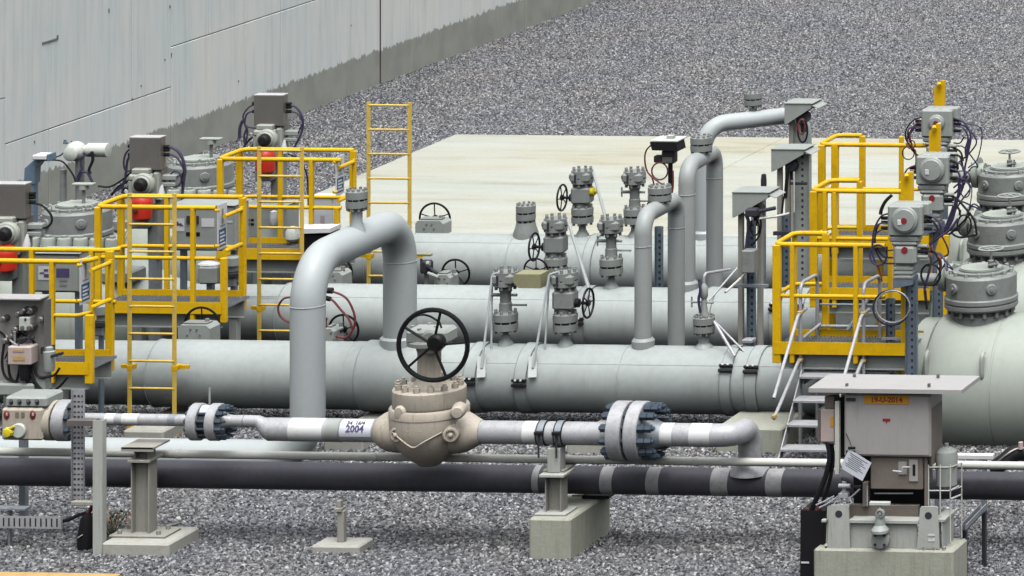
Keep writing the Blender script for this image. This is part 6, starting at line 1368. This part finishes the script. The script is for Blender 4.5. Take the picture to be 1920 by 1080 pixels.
# left fittings under the tag
T.part('needle_valve', MB().cyl(C(1573, 911, -.02), C(1594, 911, -.02), .022, n=10).cyl(C(1583, 903, 0), C(1583, 934, 0), .022, n=10).cyl(C(1575, 925, 0), C(1575, 940, 0), .018, n=8).box(C(1583, 928, .02), (.09, .08, .06), .012), 'galv')
for p in ([(1612, 917), (1598, 930), (1586, 938)], [(1572, 930), (1556, 942), (1536, 952)], [(1564, 930), (1550, 938), (1530, 947)], [(1578, 945), (1570, 940), (1562, 948)]): T.part('impulse_tube', MB().tube(curve([C(u, v, .0) for u, v in p]), .009, 6), 'galv')
T.part('impulse_tube', MB().tube(curve([C(1578, 896, .02), C(1590, 902, .02), C(1600, 912, .05), C(1614, 912, .1)]), .014, 6), 'ink')
# gas bottle and its wire guard
c = W(1775, 915, YF + .2); T.part('accumulator', MB().lathe((c.x, YF + .2, 0), (0, 0, 1), [(.07, ZV(914, 1775, YF + .2)), (.100, ZV(908, 1775, YF + .2)), (.100, ZV(874, 1775, YF + .2)), (.104, ZV(873, 1775, YF + .2)), (.106, ZV(855, 1775, YF + .2)), (.096, ZV(846, 1775, YF + .2)), (.06, ZV(840, 1775, YF + .2)), (.02, ZV(837, 1775, YF + .2)), (.02, ZV(831, 1775, YF + .2)), (0, ZV(830, 1775, YF + .2))], 28), 'lightgrey')
w_ = MB(); 
for u, dY in ((1741, .05), (1763, .05), (1782, .05), (1803, .3)): w_.cyl(C(u, 872 - dY * 10, dY), Vector((XU(u, YF + dY), YF + dY, zt + .02)), .007, n=6)
for v in (876, 920): w_.tube([C(1741, v, .05), C(1783, v, .05), C(1803, v - 8, .3)], .007, 6)
T.part('wire_guard', w_, 'rail')
T.part('valve_lever', MB().cyl(C(1782, 920, .0), C(1798, 911, .1), .010, n=6).cyl(C(1782, 936, .0), C(1801, 928, .1), .010, n=6), 'galv')
# paper tag
ax = (C(1634, 868, -.06) - C(1592, 842, -.06)); 
tg = [C(1577, 872, -.07), C(1592, 842, -.07), C(1634, 868, -.07), C(1617, 902, -.07), C(1580, 880, -.07)]
T2 = Thing('document_tag', 'crumpled white laminated document hanging aslant in front of the cabinet', 'tag', C(1605, 872, -.07)); tp = T2.part('sheet', MB().prism(tg, (0, .004, 0)), 'paper')
ln = MB(); A_, Bv, Cv = C(1592, 842, -.071), C(1634, 868, -.071), C(1577, 872, -.071)
for i in range(8):
    t = .14 + i * .10; s0, s1 = .10 + .05 * (i % 3), .88 - .10 * ((i * 5) % 3); o = A_ + (Cv - A_) * t
    ln.prism([o + (Bv - A_) * s0, o + (Bv - A_) * s1, o + (Bv - A_) * s1 + (Cv - A_) * .035, o + (Bv - A_) * s0 + (Cv - A_) * .035], (0, .0006, 0))
T2.part('printed_text', ln, 'ink', parent=tp); T2.part('binder_clip', MB().box(C(1597, 840, -.07), (.07, .02, .025), .004), 'black'); T2.part('hanging_wire', MB().tube(curve([C(1597, 839, -.068), C(1592, 825, -.03), C(1586, 812, -.013)]), .004, 5), 'ink')
# black conduits and drain tub left of the plinth
T = Thing('drain_tub', 'tall black plastic tub with thick black hoses beside the cabinet plinth', 'tub', (XU(1523, -6.2), -6.2, 0))
T.part('tub_body', MB().prism([(XU(1500, -6.25), -6.25, -.02), (XU(1523, -6.25), -6.25, -.02), (XU(1546, -6.25), -6.25, ZV(1010, 1540, -6.25)), (XU(1546, -6.25), -6.25, ZV(958, 1540, -6.25)), (XU(1501, -6.25), -6.25, ZV(957, 1520, -6.25))], (0, .3, 0)), 'black')
T.part('tub_label', MB().bx(XU(1502, -6.255), XU(1517, -6.255), -6.256, -6.2515, ZV(1056, 1510, -6.25), ZV(1053, 1510, -6.25)), 'white')
T.part('hose', MB().tube(curve([C(1552, 832, .05), C(1556, 855, .05), C(1549, 890, .05), C(1535, 925, .05), C(1521, 958, .08), C(1517, 975, .1)]), .026, 8), 'black'); T.part('hose', MB().tube(curve([C(1560, 832, .08), C(1562, 862, .08), C(1556, 900, .1), C(1545, 935, .1), C(1532, 962, .1)]), .018, 8), 'black')
T.part('cable_end', MB().cyl(C(1508, 962, .1), C(1514, 953, .1), .02, n=8).cyl(C(1530, 962, .08), C(1537, 952, .08), .02, n=8), 'redcable')
T = Thing('cable_tray', 'short dark perforated cable tray sloping away beside the cabinet plinth', 'cable tray', (XU(1825, -5.6), -5.6, 0), 'perforated cable trays')
for d in (0, .1): T.part('tray_side', MB().beam(W(1800 + d * 110, 990, -6.0), W(1838 + d * 110, 950, -5.3), .012, .06), 'galvd')
T.part('tray_bottom', MB().prism([W(1802, 993, -6.0), W(1813, 993, -6.0), W(1850, 953, -5.3), W(1839, 953, -5.3)], (0, 0, -.01)), 'ink'); T.part('tray_leg', MB().bx(XU(1806, -5.9), XU(1812, -5.9), -5.92, -5.86, 0, ZV(990, 1808, -5.9)).bx(XU(1842, -5.3), XU(1848, -5.3), -5.32, -5.26, 0, ZV(954, 1845, -5.3)), 'ink')
yb2 = -4.2; T = Thing('box_beam', 'short bright square steel beam end beside the gas bottle', 'beam', (XU(1826, yb2), yb2, ZV(857, 1826, yb2))); T.part('beam', MB().bx(XU(1745, yb2), XU(1861, yb2), yb2, yb2 + .08, ZV(862, 1826, yb2), ZV(853, 1826, yb2), .006), 'white'); T.part('beam_leg', MB().bx(XU(1752, yb2), XU(1760, yb2), yb2 + .01, yb2 + .07, 0, ZV(862, 1756, yb2)).bx(XU(1840, yb2), XU(1847, yb2), yb2 + .01, yb2 + .07, 0, ZV(862, 1843, yb2)), 'galvd')
yh = -3.6; T = Thing('black_hose', 'thick black hose curling down behind the rail pipe under the big ball valve', 'hose', (XU(1905, yh), yh, 0)); T.part('hose_run', MB().tube(curve([W(1862, 880, yh), W(1882, 866, yh), W(1900, 852, yh + .05), W(1925, 850, yh + .1), W(1960, 868, yh + .1), W(1985, 900, yh + .1)]), .085, 14), 'black')
T.part('hose_lip', MB().tube(curve([W(1868, 868, yh - .08), W(1888, 852, yh - .06), W(1906, 842, yh), W(1930, 840, yh + .06)]), .012, 6), 'stain'); T.part('support', MB().bx(XU(1950, yh), XU(1965, yh), yh, yh + .1, 0, ZV(890, 1955, yh)), 'ink'); T.part('pink_cap', MB().cyl(W(1914, 842, yh), W(1914, 829, yh), .025, n=8), 'pink')
